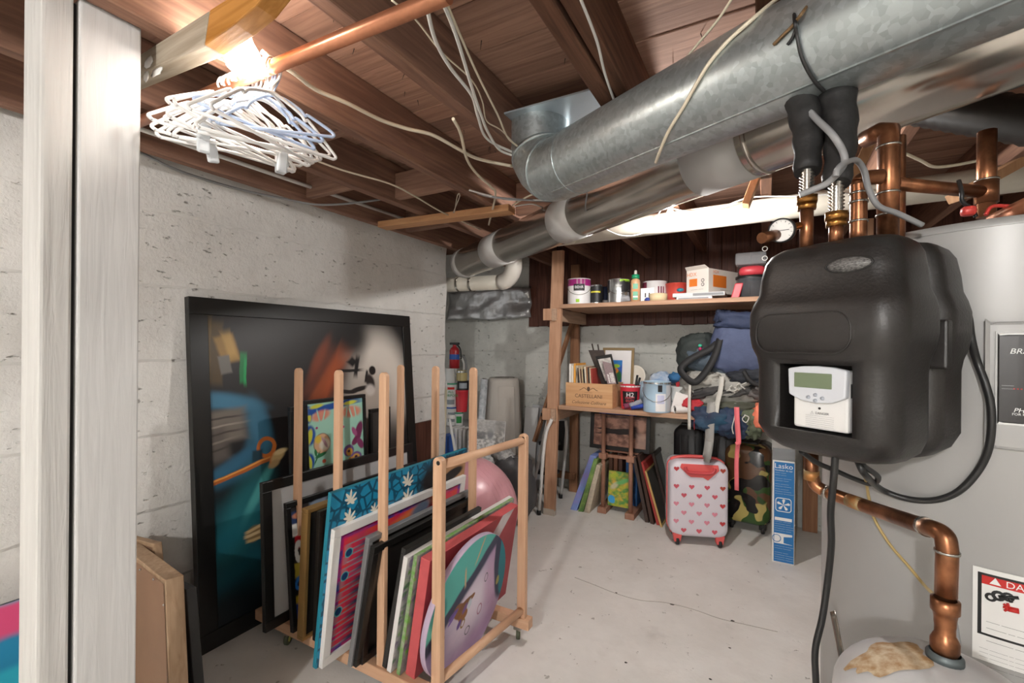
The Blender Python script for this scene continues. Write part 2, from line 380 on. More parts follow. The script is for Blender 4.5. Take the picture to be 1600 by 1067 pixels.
# ---------------------------------------------------------------- painted post and beam
PX = -1.32
t = thing('wooden_post', 'thick white painted timber post in the left foreground', 'post', (PX-.05, .44, 0))
MB().box((PX-.1, .41, 0), (PX, .523, 2.06)).build('main_board', W_WHITE, t, bevel=.004)
MB().box((PX-.11, .35, 0), (PX-.004, .402, 2.06)).build('side_board', wood('rough white painted wood', '#d2d0cc', '#bebcb8', 'z', .6, bump=1.1, sc=10), t, bevel=.006)
MB().box((PX-.106, .402, 0), (PX-.02, .41, 2.05)).build('shadow_gap', m_ironb, t)
b = MB()
A = [onY(x, y, .605) for x, y in ((150, 171), (219, 142), (351, 88), (398, 57), (432, 30), (456, 0), (475, -40), (485, -75))]
for q in A: q.y = .56
zt = 2.05
t = thing('wooden_beam', 'grey washed beam with a rounded end fixed behind the white post', 'beam', (-1.2, .58, 1.93))
zs = A[1].z
beamp = [V((-1.6, .56, zs)), A[1], A[2], V((A[2].x+.02, .56, 2.05)), V((-1.6, .56, 2.05))]
MB().prism(beamp, (0, .045, 0)).build('beam_board', W_GREYX, t, bevel=.004)
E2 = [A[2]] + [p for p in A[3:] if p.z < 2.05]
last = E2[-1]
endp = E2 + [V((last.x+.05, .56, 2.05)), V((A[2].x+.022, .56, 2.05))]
MB().prism(endp, (0, .045, 0)).build('rounded_end', wood('glow tinted wood', '#c08a4a', '#9a6528', 'x', .5), t, bevel=.003)  # rounded end carries the bulb's amber glow in its wood colour
b = MB()
for (x, y, w_, h_) in ((232, 97, .02, .014), (245, 112, .03, .01), (228, 120, .016, .012)):
    p = onY(x, y, .559)
    b.ball(p, (w_, .001, h_), 10, lump=.5, seed=x)
b.build('paint_splash', m_white, t)

# ---------------------------------------------------------------- light bulbs
def bulb(p, name, label, r=.04, power=10, col=(1, .86, .68), down=True, rad=.03):
    p = V(p); t = thing(name, label, 'light bulb', p)
    MB().lathe([(.001, -r), (r*.5, -r*.87), (r*.87, -r*.5), (r, 0), (r*.9, r*.45), (r*.55, r*1.05), (r*.42, r*1.4)], p).build('glass', M('glowing bulb %d' % int(power*10), col+(1,), .3, emit=power/(math.pi*4*math.pi*r*r*.9)), t)
    MB().lathe([(r*.42, r*1.3), (r*.44, r*2.0), (r*.7, r*2.05), (r*.75, r*2.9), (.001, r*2.9)], p).build('socket', m_white, t)
    return t
bulb(onY(380, 93, .655), 'light_bulb', 'bare round bulb glowing above the plastic hangers', .041, LAMPS['hang'][1], (1, .93, .85), rad=LAMPS['hang'][2])
p = onZ(1047, 338, 1.93)
bulb(p, 'light_bulb', 'small lit bulb hanging near the white drain pipe', .022, LAMPS['back'][1], (1, .97, .94), rad=LAMPS['back'][2])
bulb(LAMPS['key'][0], 'light_bulb', 'added unseen fill bulb behind the viewpoint, right side', .045, LAMPS['key'][1], (1, .98, .96), rad=LAMPS['key'][2])  # unseen bulb added as the main fill from behind the camera
bulb(LAMPS['side'][0], 'light_bulb', 'added unseen fill bulb behind the viewpoint, left side', .045, LAMPS['side'][1], (1, .98, .96), rad=LAMPS['side'][2])  # second unseen bulb, added for a weaker fill

# ---------------------------------------------------------------- ducts and pipes overhead
g0 = V((-.624, 1.487, 1.935)); g1 = V((.333, .953, 1.898)); d1 = (g0-g1).normalized(); g1 = g0-d1*2.9
t = thing('galvanised_duct', 'round galvanised steel duct running diagonally under the joists', 'duct', (0, 1.2, 1.81))
MB().tube([g0, g1], .109, 40, caps=False).build('pipe', m_galv, t)
el = []; R_ = .13
for k in range(7):
    a = math.pi/2*k/6; el.append(g0+d1*(R_*math.sin(a)+.02)+V((0, 0, R_*(1-math.cos(a)))))
MB().tube([g0-d1*.005]+el, .110, 40, caps=False).build('elbow', m_galv, t)
top = el[-1]
MB().tube([top-V((0, 0, .02)), top+V((0, 0, .09))], .112, 40, caps=False).build('collar', m_galv, t)
for k, q in enumerate(([el[1], el[2]], [el[4], el[5]])):
    c_ = (q[0]+q[1])/2; dd = (q[1]-q[0]).normalized(); MB().tube([c_-dd*.006, c_+dd*.006], 0.113, 40).build('crimp_ring', m_galv, t)
MB().tube([g0-d1*.07, g0-d1*.075], 0.111, 40).build('crimp_ring', m_galv, t)
a, b_ = frame(d1); sm = g0 + (b_*-.9+a*.45).normalized()*.109
MB().beam(sm, sm-d1*2.2, .006, .003).build('long_seam', m_galv, t)
bt = MB().box((-.83, 1.42, 2.14), (-.46, 1.95, 2.146)); o = bt.build('duct_boot', M('sheet metal', '#b8c4cc', .35, .6, var=.1), None); tag(o, 'flat grey sheet metal boot between joists above the duct elbow', 'sheet metal')
s0 = CAM+(V((-1.74, 2.47, 1.845))-CAM)*1.14; s1 = CAM+(V((.165, 1.236, 1.85))-CAM)*1.14; d2 = (s1-s0).normalized(); s1 = s0+d2*2.92
t = thing('aluminium_duct', 'shiny aluminium duct with pale tape bands sloping to the back corner', 'duct', (-.6, 1.7, 1.74))
MB().tube([s0, s1-d2*.08, s1-d2*.04, s1+V((.04, -.012, 0)), s1+V((1.3, -.2, 0))], .106, 40).build('pipe', m_alu, t)
def pos_on(x, y): # nearest param on duct axis for a pixel
    best = min(range(0, 340), key=lambda i: (lambda q: (q[0]-x)**2+(q[1]-y)**2)(proj(s0+d2*i*.01))); return best*.01
def proj(p):
    d = V(p)-CAM; k = F/d.dot(FW); return (800+k*d.dot(RC), 541.5-k*d.dot(UC))
for (xa, ya, xb, yb) in ((718, 412, 730, 406), (768, 388, 790, 376), (880, 345, 912, 330), (1095, 255, 1180, 222)):
    u0, u1 = pos_on(xa, ya), pos_on(xb, yb); u1 = max(u1, u0+.05); MB().tube([s0+d2*u0, s0+d2*u1], .108, 40).build('tape_band', m_tape, t)
u = pos_on(1190, 215); MB().tube([s0+d2*u, s0+d2*(u+.012)], .109, 40).build('joint_ring', m_alu, t)
# white drain pipe
pv0 = V((-1.35, 2.62, 1.985)); pv1 = V((1.9, 2.56, 2.0))
t = thing('drain_pipe', 'long white plastic drain pipe running below the joists at the back', 'pipe', (0, 2.6, 1.93))
MB().tube([pv0, pv1], .057, 24).build('pipe', m_pvc, t)
# ---------------------------------------------------------------- overhead small things
def onCyl(x, y, p, d, r, far=False):
    o = CAM-V(p); k = ray(x, y).normalized(); d = V(d).normalized(); a = k-d*k.dot(d); b = o-d*o.dot(d)
    A_, B_, C_ = a.dot(a), 2*a.dot(b), b.dot(b)-r*r; D_ = B_*B_-4*A_*C_
    t_ = (-B_ + (math.sqrt(D_) if far else -math.sqrt(D_)))/(2*A_) if D_ > 0 else -B_/(2*A_)
    return CAM+k*t_
def cable(name, pts, r, mat, label, cat='cable', n=7, k=8):
    o = MB().tube(spline(pts, k), r, n).build(name, mat); return tag(o, label, cat)
def c2(x, y): return (460+x*.3375, y*.3375)
def c3(x, y): return (900+x*.4375, y*.4375)
def cr(x, y): return (1150+x*.3, 180+y*.3)
# copper rod with hangers
r0 = onY(150, 218, .70); r1 = onY(700, -8, .70)
rodz = lambda x: r0.z+(r1.z-r0.z)*(x-r0.x)/(r1.x-r0.x)
o = MB().tube([r0, r1], .0165, 18).build('hanging_rod', m_rod); tag(o, 'copper tube used as a hanging rod for plastic hangers', 'rod')
m_hw = M('white hanger plastic', '#eeece9', .35); m_hb = M('pale blue hanger plastic', '#b9c9e4', .35); m_hk = M('clear clip plastic', '#dfe3e6', .2, alpha=.75); m_red = M('red plastic', '#d0453e', .4)
def hanger(mat, wd=.175, drop=.115, clips=False, notch=True):
    # built around the rod: hook centre at origin, body in the local x-z plane
    t = thing('clothes_hanger', None, None)
    hk = [V((.024*math.cos(a), 0, .0+.024*math.sin(a))) for a in [math.radians(q) for q in range(-10, 200, 15)]]
    hk = [V((-p.x, 0, p.z)) for p in hk][::-1]
    MB().tube(spline([V((.0, 0, -.06)), V((.004, 0, -.045)), V((.02, 0, -.018))] + [V((.024*math.cos(math.radians(q)), 0, .024*math.sin(math.radians(q)))) for q in (0, 45, 90, 135, 180, 205)], 4), .003, 7).build('hook', mat, t, local=True)
    s_ = [V((0, 0, -.06)), V((.03, 0, -.068)), V((wd*.42, 0, -.086))]
    if notch: s_ += [V((wd*.5, 0, -.1)), V((wd*.56, 0, -.098))]
    s_ += [V((wd*.9, 0, -.06-drop*.78)), V((wd*1.0, 0, -.06-drop*.93)), V((wd*.96, 0, -.06-drop))]
    L_ = [V((-p.x, 0, p.z)) for p in s_]
    loop = L_[::-1] + s_[1:]
    MB().tube(spline(loop, 4) + [loop[0]], .0042, 7).build('body', mat, t, local=True)
    if clips:
        for sx in (-1, 1):
            MB().box((sx*wd*.55-.014, -.006, -.06-drop-.05), (sx*wd*.55+.014, .006, -.06-drop+.01)).build('clip', m_hk, t, local=True, bevel=.005)
    return t
HG = [hanger(m_hw), hanger(m_hw, .175, .105, True), hanger(m_hb, .14, .085)]
spots = []
random.seed(3)
xs0 = -1.30
plan = [(0, 78), (0, 82), (0, 74), (1, 80), (0, 86), (1, 84), (0, 70), (0, 90), (1, 76), (0, 83), (0, 88), (2, 60), (2, 66), (2, 58), (0, 95)]
PLH = ['white plastic hanger crowded with others on the copper rod', 'white hanger with clear trouser clips on the copper rod', 'small pale blue hanger on the copper rod']
GR = ['white hangers on the copper rod', 'clip hangers on the copper rod', 'blue hangers on the copper rod']
used = set()
for i, (k, ang) in enumerate(plan):
    x = -1.275+i*.0138+random.uniform(-.004, .004); p = (x, .70, rodz(x)-.004)
    rz = math.radians(ang+6+random.uniform(-7, 7)); tlt = random.uniform(-.1, .1)
    if k in used: o = copy_tree(HG[k], p, rz)
    else: o = HG[k]; used.add(k); o.location = p; o.rotation_euler = (0, 0, rz)
    o.rotation_euler = (tlt, random.uniform(-.25, .1), rz); tag(o, PLH[k], 'hanger', GR[k])
# a hanger with red marking on the far side
o = copy_tree(HG[0], (-1.085, .70, rodz(-1.085)), math.radians(80)); tag(o, 'white plastic hanger hooked last on the rod beyond the bulb', 'hanger', GR[0])
# pipes and rails along the top of the left wall
o = MB().tube([onX(150, 190, -2.14), onX(690, 378, -2.14)], .014, 10).build('conduit', M('white conduit', '#d9d6d0', .5)); tag(o, 'white conduit along the top of the painted left wall', 'conduit')
o = MB().tube([onX(150, 178, -2.06), onX(640, 345, -2.06)], .009, 10).build('conduit', M('white conduit', '#d9d6d0', .5)); tag(o, 'thin white conduit above the thicker one by the left wall', 'conduit')
X_ = -2.185
cable('cable', [onX(150, 205, X_), onX(219, 238, X_), onX(283, 268, X_), onX(371, 295, X_), onX(456, 313, -2.1), onX(504, 320, -1.98), onX(571, 315, -1.85), onX(649, 302, -1.68), onX(713, 289, -1.5), onZ(764, 307, 2.03), onZ(865, 315, 2.035)], .0055, m_cableg, 'grey cable sagging from the left wall to the joists')
Zc = 2.038
def ceilcable(pts, r, mat, label, z=Zc): return cable('cable', [onZ(*c2(*p), z) for p in pts], r, mat, label)
ceilcable([(-150, 240), (0, 340), (100, 415), (250, 480), (400, 555), (520, 595), (640, 625), (760, 690), (850, 735), (1010, 770)], .0062, m_cable, 'thick cream cable crossing the joists above the painting')
ceilcable([(735, 550), (770, 620), (800, 740), (850, 810), (910, 865), (930, 905), (900, 1040)], .0055, m_cable, 'cream cable hanging down from a joist towards the wooden cleat', 2.03)
ceilcable([(600, -30), (650, 180), (720, 310), (820, 440), (850, 540), (890, 640), (1000, 700), (1080, 722)], .0048, m_cablew, 'left one of two white cables running up to the top edge', 2.03)
ceilcable([(670, -30), (750, 170), (820, 400), (860, 520), (900, 620), (960, 700), (1070, 725), (1130, 680)], .0045, m_cablew, 'middle white cable joining the bundle beside the duct elbow', 2.02)
ceilcable([(690, -20), (770, 170), (850, 350), (940, 530), (990, 640), (1060, 700), (1110, 790), (1125, 800)], .0032, m_cable, 'thin cream wire right of the white cable pair', 2.03)
ceilcable([(450, 0), (560, 90), (680, 240), (820, 370), (870, 470), (890, 560), (960, 605), (1040, 690)], .0022, m_cable, 'hair-thin wire stretched under the joist beside white cables', 2.035)
ceilcable([(1315, -30), (1400, 190), (1440, 350), (1500, 520)], .0035, m_cablew, 'white wire stapled along the dark joist', 2.035)
ceilcable([(40, 720), (230, 790), (440, 850), (560, 910), (690, 985), (860, 1062)], .004, m_cable, 'cream cable between joists below the hangers', 2.03)
ceilcable([(810, 880), (900, 905), (1000, 925), (1110, 925), (1200, 930)], .0045, m_cablew, 'white cable end lying over the joists by the cleat', 2.03)
ceilcable([(1010, 950), (1090, 905), (1150, 895)], .004, m_cable, 'short cream cable bit beside the duct elbow', 2.03)
ceilcable([(1020, 955), (1100, 945), (1170, 965), (1200, 935)], .0035, m_cablew, 'short white cable bit above the aluminium duct', 2.03)
ceilcable([(1050, 810), (1070, 860), (1110, 885), (1140, 880)], .0022, m_cableg, 'small grey wire loop beside the duct elbow', 2.03)
ceilcable([(740, 985), (755, 905), (765, 910), (735, 985)], .0022, m_cable, 'thin tie wire above the wooden cleat', 2.02)
# wooden cleat
a_ = onZ(603, 353, 2.03); b_ = onZ(800, 327, 2.03)
o = MB().beam(a_+V((-.02, -.01, 0)), b_, .085, .036).build('wooden_cleat', W_PINEX, bevel=.003); tag(o, 'pale pine cleat board nailed across the joists near the corner', 'board')
# wires over the galvanised duct
oc = lambda x, y, k=.113: onCyl(*c3(x, y), g0, d1, k)
cable('wire', [onZ(*c3(560, -10), 2.05), onZ(*c3(500, 80), 2.04), onZ(*c3(400, 200), 2.03), onZ(*c3(330, 300), 2.02)], .0032, m_cable, 'straight cream wire behind the galvanised duct top')
cable('wire', [onZ(*c3(725, -10), 2.045), oc(640, 60), oc(545, 145), oc(480, 220), oc(430, 300), oc(385, 380), oc(330, 470), oc(300, 540), oc(285, 580, .112)], .0042, m_cable, 'cream wire draped over the galvanised duct')
cable('wire', [onZ(*c3(775, -15), 2.045), oc(780, 60), oc(790, 130), oc(805, 200), oc(830, 255), oc(860, 300), oc(885, 325, .112)], .0035, m_cableb, 'black wire looped round the galvanised duct')
cable('wire', [onZ(*c3(850, -10), 2.04), oc(820, 30), oc(775, 90), oc(740, 125), oc(705, 160)], .0032, M('brown wire', '#6a5132', .6), 'brown twig-like wire end lying on the galvanised duct')
cable('wire', [oc(788, 85), oc(775, 130), oc(755, 160)], .0028, m_cableb, 'short dark wire end on the galvanised duct')
# wires round the aluminium duct and at the bulb
oa = lambda x, y, k=.112: onCyl(*c3(x, y), s0, d2, k)
Yp = 2.5
cable('wire', [oa(40, 690), oa(35, 750), onY(*c3(60, 790), 2.3), onY(*c3(160, 840), 2.4), onY(*c3(250, 825), 2.45), onY(*c3(310, 740), Yp)], .003, m_cableg, 'grey wire hanging from the duct to the small bulb')
cable('wire', [onY(*c3(330, 742), Yp), onY(*c3(400, 755), Yp), onY(*c3(500, 748), Yp), onY(*c3(620, 706), Yp), onY(*c3(800, 700), Yp), onY(*c3(980, 690), Yp)], .0038, m_cablew, 'white cable from the small bulb along the drain pipe')
cable('wire', [onY(*cr(850, 185), 1.6), onY(*cr(960, 235), 1.6), onY(*cr(1030, 268), 1.6), onY(*cr(1130, 262), 1.6), onY(*cr(1270, 235), 1.6)], .004, m_cable, 'cream cable sagging between the copper risers')
# drain pipe elbow at the back left corner
Ye = 3.08; p0 = onY(690, 444, Ye); p1 = onY(780, 441, Ye); up = onY(806, 402, Ye)
path = [V((-2.9, Ye, p0.z)), p0, V((p1.x-.02, Ye, p1.z))]
el_ = [V((up.x-.13+.13*math.sin(a), Ye-.02*a, p1.z+.13*(1-math.cos(a)))) for a in [math.pi/2*k/8 for k in range(9)]]
t = thing('drain_elbow', 'white plastic pipe with wide elbow under the aluminium duct end', 'pipe', (p0.x, Ye, p0.z-.06))
MB().tube([path[0], V((up.x-.13, Ye, p1.z))], .058, 24).build('pipe', m_pvc, t)
MB().tube(el_+[el_[-1]+V((0, -.01, .12))], .064, 24).build('elbow', M('pvc fitting', '#e4dfd6', .35), t)
for x_ in (718, 738):
    q = onY(x_, 444, Ye); MB().tube([q-V((.01, 0, 0)), q+V((.01, 0, 0))], .061, 24, caps=False).build('strap', m_steel, t)
    MB().beam(q+V((0, -.05, .03)), q+V((.08, -.06, .22)), .018, .002).build('strap', m_steel, t)
# foil insulation on the back wall
b = MB(); nx, nz = 26, 12; P0 = onY(690, 432, 3.86); P1 = onY(830, 500, 3.86); vs = []; fs = []
for i in range(nx+1):
    for j in range(nz+1):
        x = -2.9+(P1.x+2.9)*i/nx; z = P1.z+.02+(1.84-P1.z)*j/nz; q = V((x*6, 0, z*9))
        vs.append((x, 3.84+.05*noise.noise(q)+.02*noise.noise(q*3), z+.02*noise.noise(q*1.3+V((4, 2, 1)))))
for i in range(nx):
    for j in range(nz): a = i*(nz+1)+j; fs.append((a, a+nz+1, a+nz+2, a+1))
b.add(vs, fs, True); o = b.build('foil_insulation', m_foil, solid=.01); tag(o, 'crumpled silver foil insulation on the back wall corner', 'insulation')
# flexible black duct and timber offcuts at the right
t = thing('flexible_duct', 'black flexible duct with ribbed edge above the copper pipes', 'duct', (.7, 1.3, 1.75))
q0, q1 = onD(1395, 158, 1.35), onD(1680, 200, 1.0)
MB().tube([q0+(q1-q0)*k/30 for k in range(31)], [.05+.004*(k % 2) for k in range(31)], 20).build('hose', M('black duct film', '#26231f', .4, var=.3), t)
dd_ = (q1-q0).normalized()
MB().tube([q0+V((0, 0, -.045))+(q1-q0)*k/60 for k in range(61)], [.01+.003*(k % 2) for k in range(61)], 8).build('ribbed_edge', M('ribbed tape', '#8c867a', .5, .3), t)
for (x, y, x2, y2, D, w_, l) in ((1183, 275, 1165, 322, 2.0, .05, 'short pine offcut nailed beside the drain pipe'), (1368, 205, 1330, 290, 1.5, .05, 'pine bracing offcut behind the copper riser'), (1590, 255, 1490, 310, 1.5, .05, 'rough brace board above the water heater')):
    o = MB().beam(onD(x, y, D), onD(x2, y2, D), w_, .03).build('wood_offcut', W_PINEZ, bevel=.002); tag(o, l, 'wood piece')
# ---------------------------------------------------------------- water heater and solar pump station
def rf(r, f, z): return RT*r + FW*f + V((0, 0, z))
m_tank = M('grey enamel', '#a9a8a6', .38, .1, var=.06, vs=3)
m_tpan = M('grey panel plastic', '#a7a6a4', .35)
TC = rf(1.132, 1.074, 0); TR = .33
tk = thing('water_heater', 'large grey cylindrical water heater at the right edge', 'water heater', TC)
MB().lathe([(0, 1.555), (TR-.03, 1.553), (TR-.006, 1.548), (TR, 1.538), (TR, 1.532)], TC, n=72).build('top_cap', m_tank, tk)
MB().lathe([(TR-.002, 1.532), (TR-.002, .03), (TR-.01, .02), (0, .02)], TC, n=72).build('tank_body', m_tank, tk)
def tang(x): p = onCyl(x, 560, TC, (0, 0, 1), TR); return math.atan2(p.y-TC.y, p.x-TC.x)
def tz(x, y): return onCyl(x, y, TC, (0, 0, 1), TR).z
def tpt(a, z, r): return V((TC.x+r*math.cos(a), TC.y+r*math.sin(a), z))
def curved(name, a0, a1, z0, z1, r0, r1, mat, parent, bevel=0, uv=False, n=14):
    b = MB(); vs = []; fs = []
    for k in range(n+1):
        a = a0+(a1-a0)*k/n
        for r, z in ((r1, z0), (r1, z1), (r0, z1), (r0, z0)): vs.append(tpt(a, z, r))
    for k in range(n):
        for j in range(4): fs.append((k*4+j, (k+1)*4+j, (k+1)*4+(j+1) % 4, k*4+(j+1) % 4))
    fs += [(3, 2, 1, 0), tuple(n*4+j for j in range(4))]; b.add(vs, fs)
    if uv:
        b.uv = []
        for f in fs:
            for i in f: b.uv.append(((i//4)/n, 1 if i % 4 in (1, 2) else 0))
    return b.build(name, mat, parent, bevel=bevel)
def tz2(x, y): return tz(x, y)
pa0, pa1 = tang(1540), tang(1540)+.62
pz1, pz0 = tz(1560, 503), tz(1560, 700)
curved('control_panel', pa0, pa1, pz0, pz1, TR-.004, TR+.014, m_tpan, tk, .006)
curved('panel_border', tang(1560)-.012, pa1-.06, pz0+.045, pz1-.02, TR, TR+.0165, M('white ink', '#e8e8e6', .5), tk, .003)
curved('black_label', tang(1560)-.004, pa1-.066, pz0+.049, pz1-.024, TR, TR+.0178, M('black label', '#171313', .35), tk, .002)
m_ink = M('white ink', '#e8e8e6', .5); m_rink = M('red ink', '#c2241f', .5); m_bink = M('black ink', '#1a1a1a', .5)
def tank_text(txt, x, y, size, mat, parent, r, align='LEFT', shear=0):
    p = onCyl(x, y, TC, (0, 0, 1), r); a = math.atan2(p.y-TC.y, p.x-TC.x); ex = V((-math.sin(a), math.cos(a), 0)); o = lettering(txt, V((0, 0, 0)), (1, 0, 0), (0, 1, 0), size, mat, parent, align=align, shear=shear)
    me = o.data
    for v in me.vertices:
        aa = a+(v.co+TC).x/r if False else a+(INV[parent.name].inverted() @ v.co).x/r
        yy = (INV[parent.name].inverted() @ v.co).y
        q = tpt(aa, p.z+yy, r+.0004); v.co = INV[parent.name] @ q
    return o
tank_text('BRADFORD WHITE', 1577, 549, .0135, m_ink, tk, TR+.018, shear=.25)
tank_text('PHOENIX', 1583, 641, .011, m_ink, tk, TR+.018, shear=.25); tank_text('FOR POTABLE WATER', 1581, 647, .006, m_ink, tk, TR+.018)
tank_text('.................', 1582, 603, .02, m_rink, tk, TR+.018)
for yy in (602, 607): tank_text('_____', 1565, yy-2, .006, m_ink, tk, TR+.018)
# danger label
dz1, dz0 = tz(1560, 893), tz(1560, 1040); da0 = tang(1523); da1 = da0+.4
curved('danger_label', da0, da1, dz0, dz1, TR-.004, TR+.0006, M('label paper', '#e3e2df', .5), tk)
zz_ = lambda k: dz1-(dz1-dz0)*k
curved('label_border', da0+.02, da1-.02, zz_(.72), zz_(.05), TR-.004, TR+.0009, m_bink, tk)
curved('label_field', da0+.036, da1-.036, zz_(.695), zz_(.075), TR-.004, TR+.0012, M('label paper', '#e3e2df', .5), tk)
curved('label_header', da0+.036, da1-.036, zz_(.165), zz_(.075), TR-.004, TR+.0015, m_rink, tk)
tank_text('\u25b2 DANGER', 1545, 907, .0165, m_ink, tk, TR+.0017)
def tband(a0, a1, z0, z1, mat, name): curved(name, a0, a1, z0, z1, TR-.002, TR+.0017, mat, tk, n=4)
for k in range(4): tank_text(['\u2014\u2014 \u2014\u2014\u2014\u2014 \u2014\u2014\u2014', '\u2014\u2014\u2014 \u2014 \u2014\u2014\u2014\u2014', '\u2014 \u2014\u2014\u2014\u2014 \u2014\u2014', '\u2014\u2014\u2014\u2014 \u2014\u2014 \u2014\u2014'][k], 1541, 970+k*10, .0085, m_bink, tk, TR+.0015)
for k in range(5): tank_text('\u2014\u2014 \u2014\u2014\u2014\u2014 \u2014 \u2014\u2014\u2014 \u2014\u2014 \u2014\u2014\u2014\u2014 \u2014\u2014\u2014', 1530, 1010+k*6.5, .0058, m_bink, tk, TR+.001)
b = MB()
for (x, y, rr) in ((1548, 933, .008), (1560, 931, .0095), (1575, 933, .0085)):
    p = onCyl(x, y, TC, (0, 0, 1), TR+.0016); n_ = (p-V((TC.x, TC.y, p.z))).normalized(); b.lathe([(rr, 0), (rr*.45, .0004)], p, n_, 14)
for (x, y, x2, y2) in ((1560, 932, 1592, 934), (1577, 934, 1580, 941)):
    b.tube([onCyl(x, y, TC, (0, 0, 1), TR+.0016), onCyl(x2, y2, TC, (0, 0, 1), TR+.0016)], .003, 6)
b.build('tap_drawing', m_bink, tk)
b = MB(); b.tube([onCyl(1575, 951, TC, (0, 0, 1), TR+.0016), onCyl(1592, 955, TC, (0, 0, 1), TR+.0016)], .005, 8)
for dx, dy in ((-9, -8), (-10, -3), (-8, 3), (-3, -9)): b.tube([onCyl(1577, 951, TC, (0, 0, 1), TR+.0016), onCyl(1577+dx, 951+dy, TC, (0, 0, 1), TR+.0016)], .0022, 6)
b.build('hand_drawing', m_rink, tk)

# pump station: local x to the right along the front, y inward, z up
ex_ = RT*.469 - FW*.883; PRZ = math.atan2(ex_.y, ex_.x)
PC = rf(.608, .72, 1.098)
pu = thing('pump_station', 'black foam-shelled pump station with grey digital controller on its front', 'pump station', PC, PRZ)
m_foam = M('black foam shell', '#1e1c1b', .42, bump=.09, bs=190, var=.25, vs=4, col2='#2a2624')
Wd, Lg, Hh = .247, .273, .39
def rrect(x0, x1, y0, y1, r, n=6):
    P = []
    for cx, cy, a0 in ((x1-r, y0+r, -90), (x1-r, y1-r, 0), (x0+r, y1-r, 90), (x0+r, y0+r, 180)):
        for k in range(n+1): a = math.radians(a0+90*k/n); P.append((cx+r*math.cos(a), cy+r*math.sin(a)))
    return P
def loft(secs, name, mat, parent, caps=True):
    b = MB(); n = len(secs[0]); vs = [V(p) for s in secs for p in s]; fs = []
    for i in range(len(secs)-1):
        for k in range(n): fs.append((i*n+k, i*n+(k+1) % n, (i+1)*n+(k+1) % n, (i+1)*n+k))
    b.add(vs, fs, True); m_ = len(secs)
    if caps: b.f += [tuple(range(n-1, -1, -1)), tuple((m_-1)*n+k for k in range(n))]; b.s += [True, True]
    return b
# z, front bulge, side bulge, edge inset
ZS = [(0, 0, 0, .05), (.008, 0, 0, .028), (.024, 0, 0, .01), (.05, .002, 0, 0), (.11, .002, 0, 0), (.165, .002, 0, 0), (.185, .006, .003, 0), (.205, .016, .01, 0), (.23, .02, .014, 0), (.272, .02, .014, 0), (.292, .013, .009, 0), (.31, .002, .002, 0), (.34, 0, 0, .001), (.372, 0, 0, .006), (.388, 0, 0, .014), (.398, 0, 0, .026), (.404, 0, 0, .05)]
def shell(y0, y1, rfr, rbk, name):
    secs = []
    for z, fb, sb, ins in ZS:
        ff = -fb if y0 == 0 else 0
        P = rrect(-Wd-sb*.6+ins, sb+ins*-1, y0+ff+(ins if y0 == 0 else 0), y1-(ins if y1 > .2 else 0), .042 if y0 == 0 else .012, 6)
        if y0 != 0:
            P = rrect(-Wd-sb*.6+ins, sb-ins, y0, y1-ins, .03, 6)
        secs.append([(x, y, z) for x, y in P])
    return loft(secs, name, m_foam, pu)
fr = shell(0, .150, .04, .01, 'front_shell').build('front_shell', m_foam, pu, local=True)
cut = MB().box((-.184, -.05, .052), (-.06, .075, .174)).build('cut', m_foam, pu, local=True)
cut.parent = None; cut.matrix_world = pu.matrix_basis; fr.parent = None; fr.matrix_world = pu.matrix_basis
bm_ = fr.modifiers.new('b', 'BOOLEAN'); bm_.object = cut; bm_.operation = 'DIFFERENCE'; bm_.solver = 'EXACT'
bpy.context.view_layer.update(); dg = bpy.context.evaluated_depsgraph_get(); nm = bpy.data.meshes.new_from_object(fr.evaluated_get(dg))
fr.modifiers.clear(); fr.data = nm; bpy.data.objects.remove(cut); fr.parent = pu; fr.matrix_basis = Matrix.Identity(4)
shell(.158, Lg, .01, .04, 'back_shell').build('back_shell', m_foam, pu, local=True)
MB().box((-Wd+.02, .14, .03), (-.02, .17, .36)).build('inner_core', m_blackp, pu, local=True)
MB().box((-.03, .143, .17), (.0145, .166, .255)).build('shell_tongue', m_foam, pu, local=True, bevel=.004)
# embossed oval and rounded field on the front
def front_pt(x, z, y=-.001): return V((x, y, z))
b = MB(); b.tube([V((-.069+.036*math.cos(a), .001, .348+.013*math.sin(a))) for a in [2*math.pi*k/32 for k in range(32)]], .0016, 6, closed=True); b.build('oval_emboss', m_foam, pu, local=True)
MB().lathe([(0, .0012), (.033, .001), (.034, -.002)], (0, 0, 0), (0, -1, 0), 32).build('oval_badge', M('grey flecked foam', '#3a3836', .5, var=.7, vs=220, col2='#8a8886'), pu, local=True).matrix_basis = Matrix.Translation((-.069, .0, .348)) @ Matrix.Diagonal((1, 1, .36, 1))
b = MB(); P = rrect(-.222, -.055, .195, .268, .03, 8); b.tube([V((x, -.0195, z)) for x, z in P], .0016, 6, closed=True); b.build('field_emboss', m_foam, pu, local=True)
